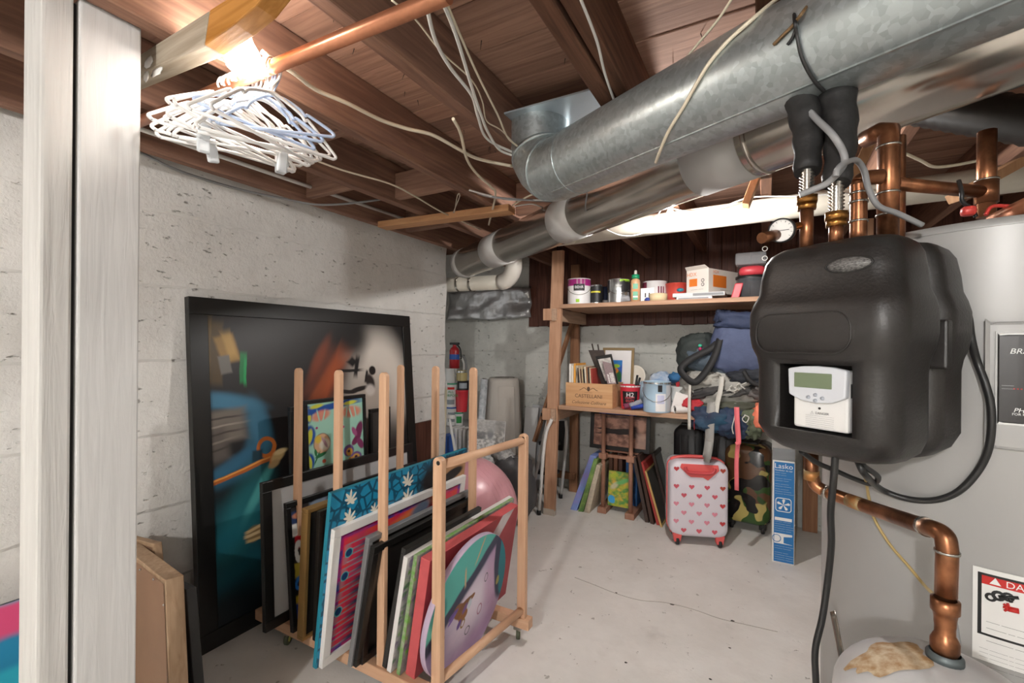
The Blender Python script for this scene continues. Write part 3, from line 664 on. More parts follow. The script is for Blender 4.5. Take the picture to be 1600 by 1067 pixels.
# controller
m_ctl = M('pale grey plastic', '#c9ccd2', .35); m_ctlw = M('controller white', '#dddcda', .4); m_lcd = M('lcd glass', '#6d7a60', .25); m_btn = M('grey buttons', '#a4a9b3', .4)
rise = lambda x: 0
body = MB().box((-.162, .004, .056), (-.068, .07, .164)).build('controller', m_ctlw, pu, local=True, bevel=.005)
P = [(-.165, .166), (-.142, .1705), (-.115, .172), (-.088, .1705), (-.065, .166), (-.067, .118), (-.088, .108), (-.115, .105), (-.142, .108), (-.163, .118)]
MB().prism([V((x, .004, z)) for x, z in P], (0, -.014, 0)).build('faceplate', m_ctl, body, local=True, bevel=.003)
MB().box((-.152, -.0115, .132), (-.088, -.009, .159)).build('display', m_lcd, body, local=True, bevel=.001)
for (x, z) in ((-.127, .115), (-.115, .120), (-.103, .115), (-.115, .110)): MB().lathe([(.0001, .002), (.0032, .0018), (.0034, 0)], (x, -.0098, z), (0, -1, 0), 14).build('button', m_btn, body, local=True)
MB().lathe([(.0001, .001), (.0022, .0008), (.0022, 0)], (-.115, .004, .095), (0, -1, 0), 12).build('screw', m_ironb, body, local=True)
IW = INV[pu.name].inverted(); lx = (IW.to_3x3() @ V((1, 0, 0))).normalized()
def ptext(txt, x, z, size, mat, y=.0036, align='CENTER'): return lettering(txt, IW @ V((x, y, z)), lx, (0, 0, 1), size, mat, body, align=align)
ptext('\u26a0 DANGER', -.115, .086, .0058, m_bink)
for k in range(6): ptext(['\u2014'*q + ' ' + '\u2014'*(13-q) for q in (4, 6, 3, 8, 5, 7)][k], -.115, .081-k*.0036, .0036, m_bink)
MB().box((-.0695, .01, .118), (-.0665, .028, .142)).build('side_tag', m_blackp, body, local=True)
# pipes rising from the pump: depths in the view
def stack(name, label, path, r, mat, rings=(), cat='pipe', parts=()):
    t = thing(name, label, cat, path[0]); MB().tube(path, r, 18).build('tube', mat, t)
    for p, q, rr, mt, nm_ in rings: MB().tube([p, q], rr, 18 if nm_ != 'hex_nut' else 6).build(nm_, mt, t)
    return t
D1 = .86
vz = lambda x, y, D: onD(x, y, D)
def vert(x, y0, y1, D): a = onD(x, y0, D); b = onD(x, y1, D); b = V((a.x, a.y, b.z)); return a, b
for (x, yb, ynut, yfl, ytop, D, l) in ((1260, 375, 318, 270, 150, .88, 'left'), (1306, 365, 344, 288, 150, .84, 'right')):
    a, b_ = vert(x, yb+20, ynut, D); t = thing('flexible_riser', 'steel flexible riser with brass nut and black insulation, %s of the pair' % l, 'pipe', a)
    MB().tube([a, b_], .0115, 18).build('copper_stub', m_copper, t)
    _, c_ = vert(x, yb, ynut-14, D); MB().tube([b_-V((0, 0, .012)), b_], .0175, 6).build('hex_nut', m_brass, t); MB().tube([b_, b_+V((0, 0, .014))], .0195, 6).build('hex_nut', m_brass, t)
    f0 = b_+V((0, 0, .012)); f1 = V((a.x, a.y, onD(x, yfl-20, D).z)); n_ = 24
    MB().tube([f0+(f1-f0)*k/n_ for k in range(n_+1)], [.0095+.004*(k % 2) for k in range(n_+1)], 16).build('corrugated_tube', m_steel, t)
    z1_ = onD(x, yfl, D); top = onD(x-8+(10 if l == 'right' else 0), ytop, D+.05)
    MB().tube(spline([V((a.x, a.y, z1_.z)), (V((a.x, a.y, z1_.z))+top)/2+V((.006, 0, 0)), top], 6), [.022+.0008*k+.002*math.sin(k*1.7) for k in range(13)], 16).build('insulation_sleeve', M('black foam sleeve', '#1f1e1e', .6, bump=.3, bs=30), t)
# pressure gauge
gp = onD(1222, 360, .87); gn = (CAM-gp).normalized(); gn = (gn+RT*-.25).normalized()
t = thing('pressure_gauge', 'round black pressure gauge with white dial beside the riser', 'gauge', gp)
MB().lathe([(0, -.012), (.021, -.012), (.023, -.008), (.023, .008), (.0205, .009), (.0205, .006)], gp, gn, 32).build('case', m_blackp, t)
MB().lathe([(.0205, .006), (0, .0061)], gp, gn, 32).build('dial', M('dial white', '#e6e4e0', .4), t)
ga, gb = frame(gn); b = MB()
for k in range(11):
    a_ = math.radians(-130+26*k); d_ = ga*math.sin(a_)+gb*math.cos(a_); b.beam(gp+gn*.0065+d_*.0155, gp+gn*.0065+d_*.0185, .0012, .0004)
b.build('tick_marks', m_bink, t)
MB().beam(gp+gn*.0068-ga*.014, gp+gn*.0068+ga*.013, .0016, .0006).build('needle', m_bink, t)
MB().tube([gp-gn*.01, onD(1250, 352, .88)], .007, 12).build('stem', m_brass, t); MB().tube([onD(1190, 372, .86), onD(1218, 366, .88)], .0105, 14).build('side_valve', m_copper, t)
# copper manifold
t = thing('copper_manifold', 'copper pipe manifold rising from behind the black pump station', 'pipe', onD(1387, 360, .95))
def ctube(pts, r, nm='tube'): MB().tube(pts, r, 18).build(nm, m_copper, t)
Dm = .93
a, b_ = vert(1387, 380, 212, Dm); ctube([a, b_, b_+V((.005, .01, .01)), b_+FW*.02+V((0, 0, .018)), b_+FW*.06+V((0, 0, .02))], .0185)
a3, b3 = vert(1399, 380, 215, Dm+.04); ctube([a3, b3], .0165)
a2, b2 = vert(1341, 380, 296, Dm-.02); R_ = .022
ctube(spline([a2, b2, b2+V((0, 0, .012)), b2+RT*.008+V((0, 0, .02)), b2+RT*.022+V((0, 0, .024)), b2+RT*.045+V((0, 0, .026))], 5), .0145, 'elbow')
h0 = onD(1398, 287, Dm+.02); h1 = onD(1536, 300, Dm+.08); ctube([h0, h1], .0135)
a4, b4 = vert(1541, 340, 205, Dm+.08); ctube([a4, b4], .0165); ctube([onD(1541, 318, Dm+.08), onD(1541, 283, Dm+.08)], .0205, 'tee')
for (x, y, D, r) in ((1387, 229, Dm, .0205), (1387, 302, Dm, .0205), (1387, 336, Dm, .0205), (1341, 302, Dm-.02, .0162), (1341, 316, Dm-.02, .0165), (1341, 346, Dm-.02, .0165), (1541, 282, Dm+.08, .021)):
    p = onD(x, y, D); p = V((p.x, p.y, p.z)); q = {1387: a, 1341: a2, 1541: a4}[x]; MB().tube([V((q.x, q.y, p.z-.002)), V((q.x, q.y, p.z+.002))], r, 18).build('solder_ring', m_steel, t)
# cables around the pump
Dc = .82
cable('cable', [onD(1240, 140, .95), onD(*cr(400, 0), .88), onD(*cr(500, 100), Dc), onD(*cr(560, 200), Dc), onD(*cr(555, 270), Dc), onD(*cr(480, 350), Dc), onD(*cr(400, 388), Dc+.01), onD(*cr(330, 415), .84)], .006, m_cableg, 'grey cable curving down over the insulated risers')
cable('cable', [onD(*cr(520, 320), Dc-.02), onD(*cr(530, 280), Dc-.02), onD(*cr(575, 245), .82), onD(*cr(630, 237), .85), onD(*cr(668, 290), .87), onD(*cr(690, 380), .88), onD(*cr(740, 470), .88), onD(*cr(840, 510), .88), onD(*cr(970, 572), .88)], .0055, m_cableg, 'grey cable looping behind the copper pipes to the pump')
cable('cable', [onD(*cr(1160, 340), .95), onD(*cr(1175, 400), .94), onD(*cr(1180, 450), .94), onD(*cr(1230, 490), .94), onD(*cr(1250, 530), .94)], .004, m_cableb, 'short dark wire with red connector above the heater')
o = MB().ball(onD(*cr(1210, 500), .94), (.012, .012, .01), 12, sq=.6).build('wire_connector', m_red); tag(o, 'red wire connector above the water heater', 'connector')
cable('cable', [onD(*cr(1300, 520), .9), onD(*cr(1330, 478), .9), onD(*cr(1400, 472), .9), onD(*cr(1470, 480), .88)], .0035, m_red, 'red wire on top of the water heater')
o = MB().tube([onD(1555, 345, .93), onD(1640, 305, .8)], .016, 14).build('pipe_stub', m_rod); tag(o, 'bright copper pipe stub lying over the water heater top', 'pipe')
tc_ = lambda x, y, k=.012: onCyl(x, y, TC, (0, 0, 1), TR+k)
cable('power_cord', [onD(1340, 720, .85), onD(1352, 742, .85), tc_(1375, 763, .05), tc_(1405, 776, .02), tc_(1440, 782, .01), tc_(1475, 778, .01), tc_(1505, 762, .01), tc_(1533, 728, .01), tc_(1547, 690, .02), tc_(1549, 640, .024), tc_(1540, 600, .024), tc_(1527, 565, .02), onD(1518, 530, .84), onD(1514, 500, .85), onD(1508, 480, .85)], .0062, m_cableb, 'black power cord looping from pump across the water heater', n=9)
cable('power_cord', [onD(1252, 705, .9), onD(1275, 722, .92), onD(1305, 735, .93), onD(1335, 748, .93), onD(1362, 756, .92), onD(1372, 745, .88), onD(1350, 728, .85), onD(1346, 716, .85)], .005, m_cableb, 'black cord looping just below the pump station', n=9)
cable('power_cord', [onD(1306, 700, .83), onD(1303, 745, .84), onD(1298, 800, .86), onD(1299, 850, .88), onD(1293, 910, .9), onD(1285, 965, .9), onD(1274, 1015, .9), onD(1275, 1067, .9), onD(1280, 1160, .9)], .0062, m_cableb, 'black cord hanging straight down left of the water heater', n=9)
cable('wire', [onD(1334, 712, .88), onD(1350, 740, .9), tc_(1358, 780, .03), tc_(1366, 810, .03), tc_(1390, 850, .03), tc_(1420, 885, .035), tc_(1445, 915, .05), onD(1466, 935, .70)], .003, M('tan wire', '#b39a63', .5), 'thin tan wire running from pump down to the expansion tank')
cable('wire', [onD(1486, 950, .72), onD(1492, 975, .73), onD(1497, 1008, .73)], .004, m_cableg, 'short grey wire behind the expansion tank pipe')
# lower copper pipe
Pp = [onD(1268, 690, .97), onD(1268, 735, .97), onD(1274, 757, .965), onD(1292, 769, .95), onD(1370, 797, .82), onD(1440, 821, .7), onD(1462, 828, .668), onD(1476, 838, .655), onD(1480, 858, .65), onD(1478, 930, .65)]
t = thing('copper_pipe', 'copper pipe with green patina joints feeding the expansion tank', 'pipe', onD(1478, 1010, .65))
MB().tube(Pp[:1]+spline(Pp[1:4], 4)+spline(Pp[4:9], 5)+Pp[9:], .0128, 18).build('tube', m_copper, t)
for a_, b2_, mt, r in ((Pp[1], Pp[1]-V((0, 0, .02)), m_solder, .0145), (Pp[3], Pp[3]*.9+Pp[4]*.1, m_steel, .0148), (onD(1328, 782, .885), onD(1350, 790, .85), m_solder, .0131), (onD(1444, 822, .694), onD(1449, 824, .686), m_steel, .0145), (onD(1480, 860, .65), onD(1480, 864, .65), m_steel, .0145)):
    MB().tube([a_, b2_], r, 18).build('joint', mt, t)
q = onD(1477, 935, .65)
MB().lathe([(.0128, 0), (.0165, -.001), (.0165, -.018), (.014, -.02), (.0125, -.03), (.0125, -.036), (.0118, -.04), (.0118, -.05), (.013, -.052), (.0165, -.06), (.0165, -.072), (.014, -.078)], q, (0, 0, 1), 20).build('threaded_fitting', m_copper, t)
MB().lathe([(.0175, -.076), (.021, -.08), (.021, -.088), (0, -.088)], q, (0, 0, 1), 20).build('flange', M('grey flange', '#5e6668', .5, .5), t)
# expansion tank
ec = V((q.x, q.y, 0)) + RT*-.005; zt = q.z-.086; er = .127
t = thing('expansion_tank', 'white domed expansion tank with rust stain at bottom right', 'expansion tank', (ec.x, ec.y, 0))
m_et = M('white tank enamel', '#c9c8c8', .3, var=.2, vs=9)
prof = [(0, zt)] + [(er*math.sin(a), zt-.085*(1-math.cos(a))) for a in [math.pi/2*k/10 for k in range(1, 11)]] + [(er, .2), (er*.6, .12)]
MB().lathe(prof, ec, n=56).build('shell', m_et, t)
MB().lathe([(er*.62, .0), (er*.62, .13)], ec, n=40).build('base_ring', m_et, t)
rs = onD(1400, 985, .62); 
b = MB(); vs = []; fs = []
for i in range(9):
    for j in range(41):
        a_ = 2*math.pi*j/40; rr = i/8*.03*(1+.6*noise.noise(V((math.cos(a_)*1.6, math.sin(a_)*1.6, 3)))); px_, py_ = -.055+rr*1.7*math.cos(a_), -.02+rr*math.sin(a_)
        p2 = RT*px_+FW*(py_+.045); r_ = min(p2.length/er, .999); vs.append(V((ec.x+p2.x, ec.y+p2.y, zt-.085*(1-math.sqrt(1-r_*r_))+.0008)))
for i in range(8):
    for j in range(40): fs.append((i*41+j, i*41+j+1, (i+1)*41+j+1, (i+1)*41+j))
b.add(vs, fs, True); b.build('rust_stain', M('rust', '#9a7447', .7, var=.5, vs=60, col2='#c9b79a'), t)
# perforated strap
a_ = onD(1301, 955, .93); b2_ = onD(1322, 1067, .85); b3_ = onD(1332, 1160, .82)
t = thing('perforated_strap', 'perforated metal strap hanging beside the expansion tank', 'strap', a_)
MB().tube(spline([a_, b2_, b3_], 8), .008, 8, flat=.12, hint=(FW.x, FW.y, 0)).build('strap', m_steel, t)
b = MB()
for k in range(12):
    p = onD(1302+k*1.9, 962+k*9.5, .93-k*.0072); b.ball(p-FW*.002, (.003, .003, .004), 8)
b.build('hole', m_ironb, t)
# ---------------------------------------------------------------- pictures: planes from three corners
class PL:
    def __init__(s, o, top, w, u=(0, 1, 0)):
        s.o = V(o); s.u = V(u).normalized(); s.v = (V(top)-s.o).normalized(); s.h = (V(top)-s.o).length; s.w = w; s.n = s.u.cross(s.v).normalized()
    @staticmethod
    def px(bl, tl, tr, zb=.12):
        o = onZ(*bl, zb); t = onY(*tl, o.y); s = PL(o, t, 1); p = onP(*tr, t, s.n); s.w = (p-t).dot(s.u); return s
    def at(s, a, b, c=0): return s.o+s.u*a+s.v*b+s.n*c
    def uv(s, x, y): p = onP(x, y, s.o, s.n)-s.o; return p.dot(s.u), p.dot(s.v)
    def L(s, k, x, y, rx, ry, ang, soft, col, *rest):
        a = s.uv(x, y); b = s.uv(x+4, y); c = s.uv(x, y+4); return (k, a[0], a[1], rx*abs(b[0]-a[0])/4, ry*abs(c[1]-a[1])/4, ang, soft, col)+tuple(rest)
    def quad(s, name, a0, a1, b0, b1, c, mat, parent):   # UVs in metres on the plane
        o = quad(name, [s.at(a0, b0, c), s.at(a1, b0, c), s.at(a1, b1, c), s.at(a0, b1, c)], mat, parent)
        for i, q in enumerate(((a0, b0), (a1, b0), (a1, b1), (a0, b1))): o.data.uv_layers[0].data[i].uv = q
        return o
    def slab(s, name, a0, a1, b0, b1, c0, c1, mat, parent, bevel=0):
        return MB().slab(s.at(a0, b0, c0), s.u*(a1-a0), s.v*(b1-b0), s.n*(c1-c0)).build(name, mat, parent, bevel=bevel)
    def frame(s, fw, th, mat, parent, bevel=.002, front=0):
        w, h = s.w, s.h
        for a0, a1, b0, b1 in ((0, w, 0, fw), (0, w, h-fw, h), (0, fw, fw, h-fw), (w-fw, w, fw, h-fw)): s.slab('frame_side', a0, a1, b0, b1, front-th, front, mat, parent, bevel)
def framed(name, label, p, fw, th, fmat, pic, cat='picture', matw=0, matm=None, group=None, rec=.008):
    t = thing(name, label, cat, p.at(p.w/2, 0), group=group)
    p.frame(fw, th, fmat, t)
    p.slab('backing', fw*.5, p.w-fw*.5, fw*.5, p.h-fw*.5, -th+.001, -rec-.003, m_blackf, t)
    if matw:
        p.quad('mat_board', fw, p.w-fw, fw, p.h-fw, -rec-.001, matm, t)
        if pic: p.quad('picture', fw+matw, p.w-fw-matw, fw+matw, p.h-fw-matw, -rec, pic, t)
    else: p.quad('picture', fw, p.w-fw, fw, p.h-fw, -rec, pic, t)
    return t
def canvas(name, label, p, th, pic, edge, cat='painting', group=None):
    t = thing(name, label, cat, p.at(p.w/2, 0), group=group)
    p.slab('stretcher', 0, p.w, 0, p.h, -th, 0, edge, t, .002); p.quad('picture', .001, p.w-.001, .001, p.h-.001, .0008, pic, t); return t

# big dark painting on the left wall
p = PL((-2.04, 1.03, 0), (-2.16, 1.03, 1.505), 1.39); big = p; L = p.L
lay = [L('e', 420, 520, 160, 60, 0, .6, '#2a2624', .5), L('e', 480, 640, 90, 120, 0, .8, '#1b1716', .7),
  # pale sky with figure
  L('e', 596, 600, 42, 80, 0, .35, '#e2dad0'), L('e', 575, 640, 40, 60, 0, .5, '#b9aea3', .9), L('e', 552, 560, 22, 20, 30, .5, '#9b938c', .8), L('e', 545, 527, 30, 26, 0, .5, '#151313', .95), L('e', 600, 690, 30, 40, 0, .6, '#3a3634', .8),
  L('b', 512, 590, 22, 46, -32, .5, '#6b3420', .8), L('b', 520, 585, 9, 40, -36, .7, '#b2562c', .8), L('e', 500, 560, 30, 8, 60, .7, '#8a4020', .6), L('e', 500, 610, 30, 6, 55, .7, '#8f4824', .6),
  L('b', 549, 579, 18, 2.2, 0, .4, '#14100f'), L('b', 559, 572, 3, 16, -12, .4, '#100d0d'), L('d', 552, 565, 9, 8, 0, .4, '#100d0d'),
  L('e', 583, 579, 5, 7, 0, .2, '#191413'), L('e', 580, 596, 6, 13, 25, .3, '#2c2523'), L('e', 562, 608, 16, 4, 10, .3, '#221c1b'), L('e', 544, 612, 14, 3, -8, .3, '#221c1b'), L('b', 574, 588, 1.6, 9, -15, .3, '#221c1b'), L('e', 580, 609, 7, 9, 0, .4, '#ddd6d0', .9),
  # books
  L('b', 333, 552, 17, 50, -3, .15, '#4a3a20'), L('b', 327, 552, 4, 48, -3, .5, '#7a6134', .8), L('b', 357, 545, 15, 22, 14, .2, '#8a6a34'), L('b', 360, 540, 7, 20, 14, .5, '#b08d4a', .8), L('b', 353, 570, 9, 14, 10, .2, '#6a6660'), L('b', 381, 574, 5, 24, -3, .2, '#12703c'), L('b', 384, 580, 2, 20, -3, .4, '#1c9a55', .8),
  # blue cloak round a grey book block
  L('e', 350, 690, 82, 75, 10, .12, '#2a5468'), L('e', 350, 628, 62, 12, -12, .6, '#3f7490', .9), L('e', 408, 665, 15, 42, 15, .6, '#3b6b84', .8), L('e', 335, 690, 56, 48, 12, .15, '#1d1b1c'), L('b', 345, 668, 42, 26, 4, .25, '#6d655d'), L('b', 330, 700, 28, 26, 8, .4, '#564f4a'), L('b', 345, 655, 34, 1.5, 3, .6, '#3a3430', .9), L('b', 343, 668, 38, 1.5, 4, .6, '#a39a8e', .6), L('b', 342, 680, 38, 1.5, 5, .6, '#3a3430', .9), L('b', 335, 694, 32, 1.5, 7, .6, '#8b8278', .6), L('b', 332, 706, 28, 1.5, 7, .6, '#322d2a', .8),
  L('e', 365, 725, 50, 10, 24, .6, '#2f5f7a', .9), L('e', 385, 770, 60, 22, 10, .6, '#141212', .9),
  # robe
  L('e', 360, 880, 70, 95, -8, .35, '#17454f'), L('e', 385, 800, 30, 70, -28, .6, '#256a70', .8), L('e', 405, 770, 7, 48, -32, .6, '#4f9d9a', .8), L('e', 350, 850, 60, 20, 30, .7, '#1e6675', .7), L('e', 350, 910, 70, 14, 20, .8, '#1a5a68', .5), L('e', 365, 960, 70, 40, 0, .6, '#10161d', .9),
  # cane and hands
  L('r', 418, 698, 13, 14, 0, .3, '#b06028', 1, .22), L('b', 404, 712, 8, 9, 0, .3, '#1a3440'), L('b', 372, 739, 62, 4, 12, .3, '#a85a26'), L('b', 372, 737, 60, 1.3, 12, .6, '#e0a050', .8), L('b', 428, 712, 3.2, 16, -14, .3, '#b06028'),
  L('e', 436, 712, 12, 7, 30, .3, '#b89a6a'), L('e', 440, 705, 10, 4, 10, .4, '#d8bd8c'), L('e', 430, 724, 9, 5, 25, .4, '#a3845a'), L('e', 399, 833, 13, 12, 10, .25, '#8a6d44'), L('b', 398, 826, 12, 2.3, 10, .4, '#d0b384'), L('b', 397, 834, 12, 2.3, 4, .4, '#d9be90'), L('b', 399, 842, 11, 2.2, 0, .4, '#c6a878')]
framed('framed_painting', 'huge dark oil painting with cane and cloak leaning on left wall', p, .075, .035, m_blackf, paint('cloak painting', '#1d1b1c', lay, warp=.02, ws=6, rough=.42, spec=.5), 'painting')

# ---------------------------------------------------------------- beech storage rack
W_BZ = wood('beech along z', '#d9b393', '#c79c7d', 'z', .45, bump=.08); W_BX = wood('beech along x', '#d9b393', '#c79c7d', 'x', .45, bump=.08); W_BY = wood('beech along y', '#d9b393', '#c79c7d', 'y', .45, bump=.08)
rk = thing('art_rack', 'beech art storage rack on castors with upright dividers', 'rack', (-1.35, 1.52, 0))
def upright(x, y, z1, w_=.036, d_=.02, z0=.07, name='upright'):
    P = [V((x-w_/2, y-d_/2, z0)), V((x+w_/2, y-d_/2, z0))]+[V((x+w_/2*math.cos(a), y-d_/2, z1-.018+.018*math.sin(a))) for a in [math.pi*k/8 for k in range(9)]]
    return MB().prism(P, (0, d_, 0)).build(name, W_BZ, rk, bevel=.003)
HA, HB = (-.985, 1.262), (-.932, 1.79)
for x, y in ((-1.245, 1.258), (-1.500, 1.265), (-1.757, 1.27), (-1.205, 1.795), (-1.43, 1.795), (-1.66, 1.795)): upright(x, y, 1.2)
for (x, y) in (HA, HB):
    q = upright(x, y, .915, .04, .026, .055, 'end_upright')
    MB().lathe([(0, .001), (.007, .0008), (.008, 0)], (x+.004, y-.013, .896), (0, -1, 0), 12).build('bolt_hole', m_ironb, rk)
MB().tube([(HA[0], HA[1], .885), (HB[0], HB[1], .885)], .0165, 16).build('handle_bar', W_BY, rk)
MB().tube([(HA[0], HA[1], .135), (HB[0], HB[1], .135)], .0165, 16).build('lower_bar', W_BY, rk)
MB().box((-2.0, 1.235, .06), (-.97, 1.28, .105)).build('base_rail', W_BX, rk, bevel=.004)
MB().box((-2.0, 1.77, .06), (-.89, 1.815, .105)).build('base_rail', W_BX, rk, bevel=.004)
for x in (-1.95, -1.5, -1.2): MB().box((x-.02, 1.28, .07), (x+.02, 1.77, .1)).build('cross_rail', W_BY, rk, bevel=.003)
for (x, y) in ((-.95, 1.79), (-1.80, 1.79), (-1.0, 1.26), (-1.80, 1.26)):
    c_ = MB().lathe([(0, -.009), (.022, -.009), (.026, -.006), (.026, .006), (.022, .009), (0, .009)], (x, y, .0262), (1, .5, 0), 20).build('castor', M('castor rubber', '#4a4f3c', .5), rk)
    MB().box((x-.016, y-.016, .045), (x+.016, y+.016, .062)).build('castor_fork', m_steel, rk)
    MB().lathe([(0, -.0095), (.013, -.0095), (.013, .0095), (0, .0095)], (x, y, .0262), (1, .5, 0), 16).build('hub', M('yellow hub', '#b7b25a', .5), c_)

# pictures standing in the rack, from the wall side to the handle side
m_grey = M('grey mat board', '#b4b3b2', .6)
p = PL.px((415, 990), (410, 755), (645, 694), .107); framed('framed_print', 'black framed print with pale grey field, outermost left in the rack', p, .042, .022, m_blackf, M('grey mat board', '#b4b3b2', .6))
# taller pieces behind it
p = PL((-1.90, 1.445, .107), (-1.935, 1.43, 1.03), .385)
L = p.L
lay = [L('b', 480, 690, 5, 70, 4, .3, '#2c63b8'), L('n', 490, 660, 6, 9, 0, .35, '#2c63b8', .0), L('e', 486, 648, 8, 14, 0, .2, '#1f55a8'), L('e', 487, 648, 4, 11, 15, .3, '#d9dc4a'), L('e', 489, 680, 9, 16, 0, .2, '#1f55a8'), L('e', 489, 682, 4, 12, -12, .3, '#d9dc4a'), L('e', 489, 722, 7, 14, 0, .2, '#1f55a8'), L('e', 489, 722, 3, 11, 10, .3, '#d9dc4a'), L('b', 525, 633, 46, 5, 6, .3, '#1f55a8'), L('e', 500, 634, 10, 3, 8, .4, '#d9dc4a'), L('e', 552, 627, 10, 3, 5, .4, '#d9dc4a'),
  L('e', 507, 648, 14, 8, 10, .3, '#e58a72', .9), L('s', 507, 648, 3, 30, 20, .5, '#a8e0cd', .0), L('e', 553, 641, 15, 9, 0, .3, '#e58a72', .9), L('b', 553, 645, 1, 12, 20, .5, '#a9dcc9'), L('b', 546, 645, 1, 12, -10, .5, '#a9dcc9'), L('b', 560, 645, 1, 12, 10, .5, '#a9dcc9'), L('b', 503, 650, 1, 10, 15, .5, '#a9dcc9'), L('b', 511, 650, 1, 10, -15, .5, '#a9dcc9'),
  L('e', 508, 692, 13, 16, 0, .08, '#7a5548'), L('e', 508, 692, 12, 15, 0, .08, '#e3b78e'), L('e', 512, 693, 8, 9, 0, .3, '#f1e9d8'), L('e', 502, 686, 5, 6, 0, .4, '#e8c84a'), L('e', 512, 690, 2, 10, 30, .3, '#c7a0a8'),
  L('e', 506, 710, 9, 3, 15, .2, '#2f7a4a'), L('e', 498, 707, 2, 6, 10, .2, '#2f7a4a'), L('b', 500, 715, 1, 10, -30, .4, '#2f7a4a'),
  L('e', 565, 670, 5, 15, -20, .2, '#7d2d5a'), L('e', 561, 684, 4, 12, -50, .2, '#7d2d5a'), L('e', 567, 690, 4, 10, 30, .2, '#8f3c6c'), L('e', 558, 672, 3, 8, 30, .3, '#b0588a'),
  L('e', 549, 702, 8, 9, 0, .12, '#6b4c8c'), L('e', 550, 704, 5, 6, 0, .2, '#e0a84a'), L('e', 560, 712, 9, 9, 0, .12, '#7c5a9c'), L('e', 560, 712, 6, 6, 0, .2, '#e8b45a'), L('e', 553, 716, 5, 5, 0, .2, '#d99a4a'), L('e', 560, 711, 2.5, 2.5, 0, .2, '#5a2a3c'), L('e', 549, 703, 2, 2, 0, .2, '#5a2a3c'), L('e', 541, 665, 2, 2, 0, .3, '#a84a78'), L('e', 500, 668, 2, 2, 0, .3, '#a84a78'), L('e', 537, 681, 1.6, 3, 0, .3, '#c05a7a'), L('e', 511, 719, 3, 3, 0, .3, '#e06a4a')]
framed('framed_drawing', 'bright mint and blue floral drawing in thin black frame, tallest in rack', p, .018, .03, m_blackf, paint('floral drawing', '#a8dcc8', lay, warp=.006, ws=14))
p = PL((-1.955, 1.40, .107), (-1.985, 1.39, 1.0), .33); framed('framed_print', 'tall dark framed print hidden behind the mint floral drawing', p, .02, .02, m_blackf, M('dark print', '#24211f', .4))
p = PL((-1.965, 1.90, .0), (-1.985, 1.90, .93), .16); framed('framed_print', 'small dark framed piece below the pale sky of the big painting', p, .02, .02, m_blackf, M('dark print 2', '#3b3836', .4))
# collage
p = PL.px((458, 990), (447, 787), (652, 738), .107); L = p.L
lay = [L('b', 466, 812, 12, 14, 0, .3, '#2a3f6a'), L('e', 467, 806, 8, 5, 0, .3, '#d08a6a'), L('b', 472, 842, 8, 14, 5, .2, '#c4202a'), L('b', 462, 830, 5, 10, 0, .2, '#e8e6e0'), L('r', 470, 862, 5, 11, 0, .3, '#e9e6e2', 1, .5), L('b', 470, 890, 8, 12, 0, .2, '#b6a23a'), L('e', 469, 911, 6, 10, 0, .2, '#2f7ad0'), L('e', 469, 911, 2.5, 4, 0, .2, '#10204a'), L('b', 468, 940, 8, 10, 0, .3, '#d8b93a'), L('b', 466, 955, 6, 12, 0, .2, '#2446a0'), L('b', 500, 790, 14, 10, 0, .3, '#8a98ac')]
framed('framed_print', 'black framed colourful collage beside the grey-field print', p, .022, .02, m_blackf, paint('collage', '#2b2524', lay, warp=.03, ws=16))
p = PL.px((473, 1003), (481, 797), (640, 755), .107); framed('framed_print', 'thin gold framed picture left of the teal canvas', p, .016, .038, M('gold frame', '#a8834f', .35, .5, var=.2), M('dark print', '#24211f', .4))
p = PL.px((493, 1003), (500, 800), (640, 765), .107); framed('framed_print', 'black framed picture squeezed between gold frame and teal canvas', p, .02, .02, m_blackf, M('dark print', '#24211f', .4))
# teal canvas with leaves
p = PL.px((493, 1046), (518, 771), (728, 716), .107); L = p.L
lay = [('v', 0, 0, .042, .042, 0, .35, '#0f4c66'), L('e', 700, 742, 40, 30, 0, .2, '#17181c'), L('b', 712, 735, 22, 20, 0, .2, '#b08660'), L('e', 706, 741, 16, 8, 10, .2, '#1b1512'), L('e', 722, 760, 8, 6, 0, .3, '#2a9ac4')]
def leaf(x, y, r, col):
    o = []
    for a, k in ((90, 1), (50, .9), (130, .9), (15, .7), (165, .7), (-25, .45), (205, .45)):
        d = math.radians(a); o.append(L('e', x+math.cos(d)*r*.5*k, y-math.sin(d)*r*.75*k, r*.55*k, r*.16, a, .12, col))
    return o
for (x, y, r) in ((548, 783, 13), (546, 812, 13), (637, 755, 12), (637, 780, 12), (585, 798, 9)): lay += leaf(x, y, r, '#dcd6c6')
canvas('canvas_painting', 'teal canvas with net pattern and pale leaf shapes in rack', p, .018, paint('leaf canvas', '#1d86ac', lay, rough=.4), M('teal canvas edge', '#1b7f94', .5, var=.2, vs=20))
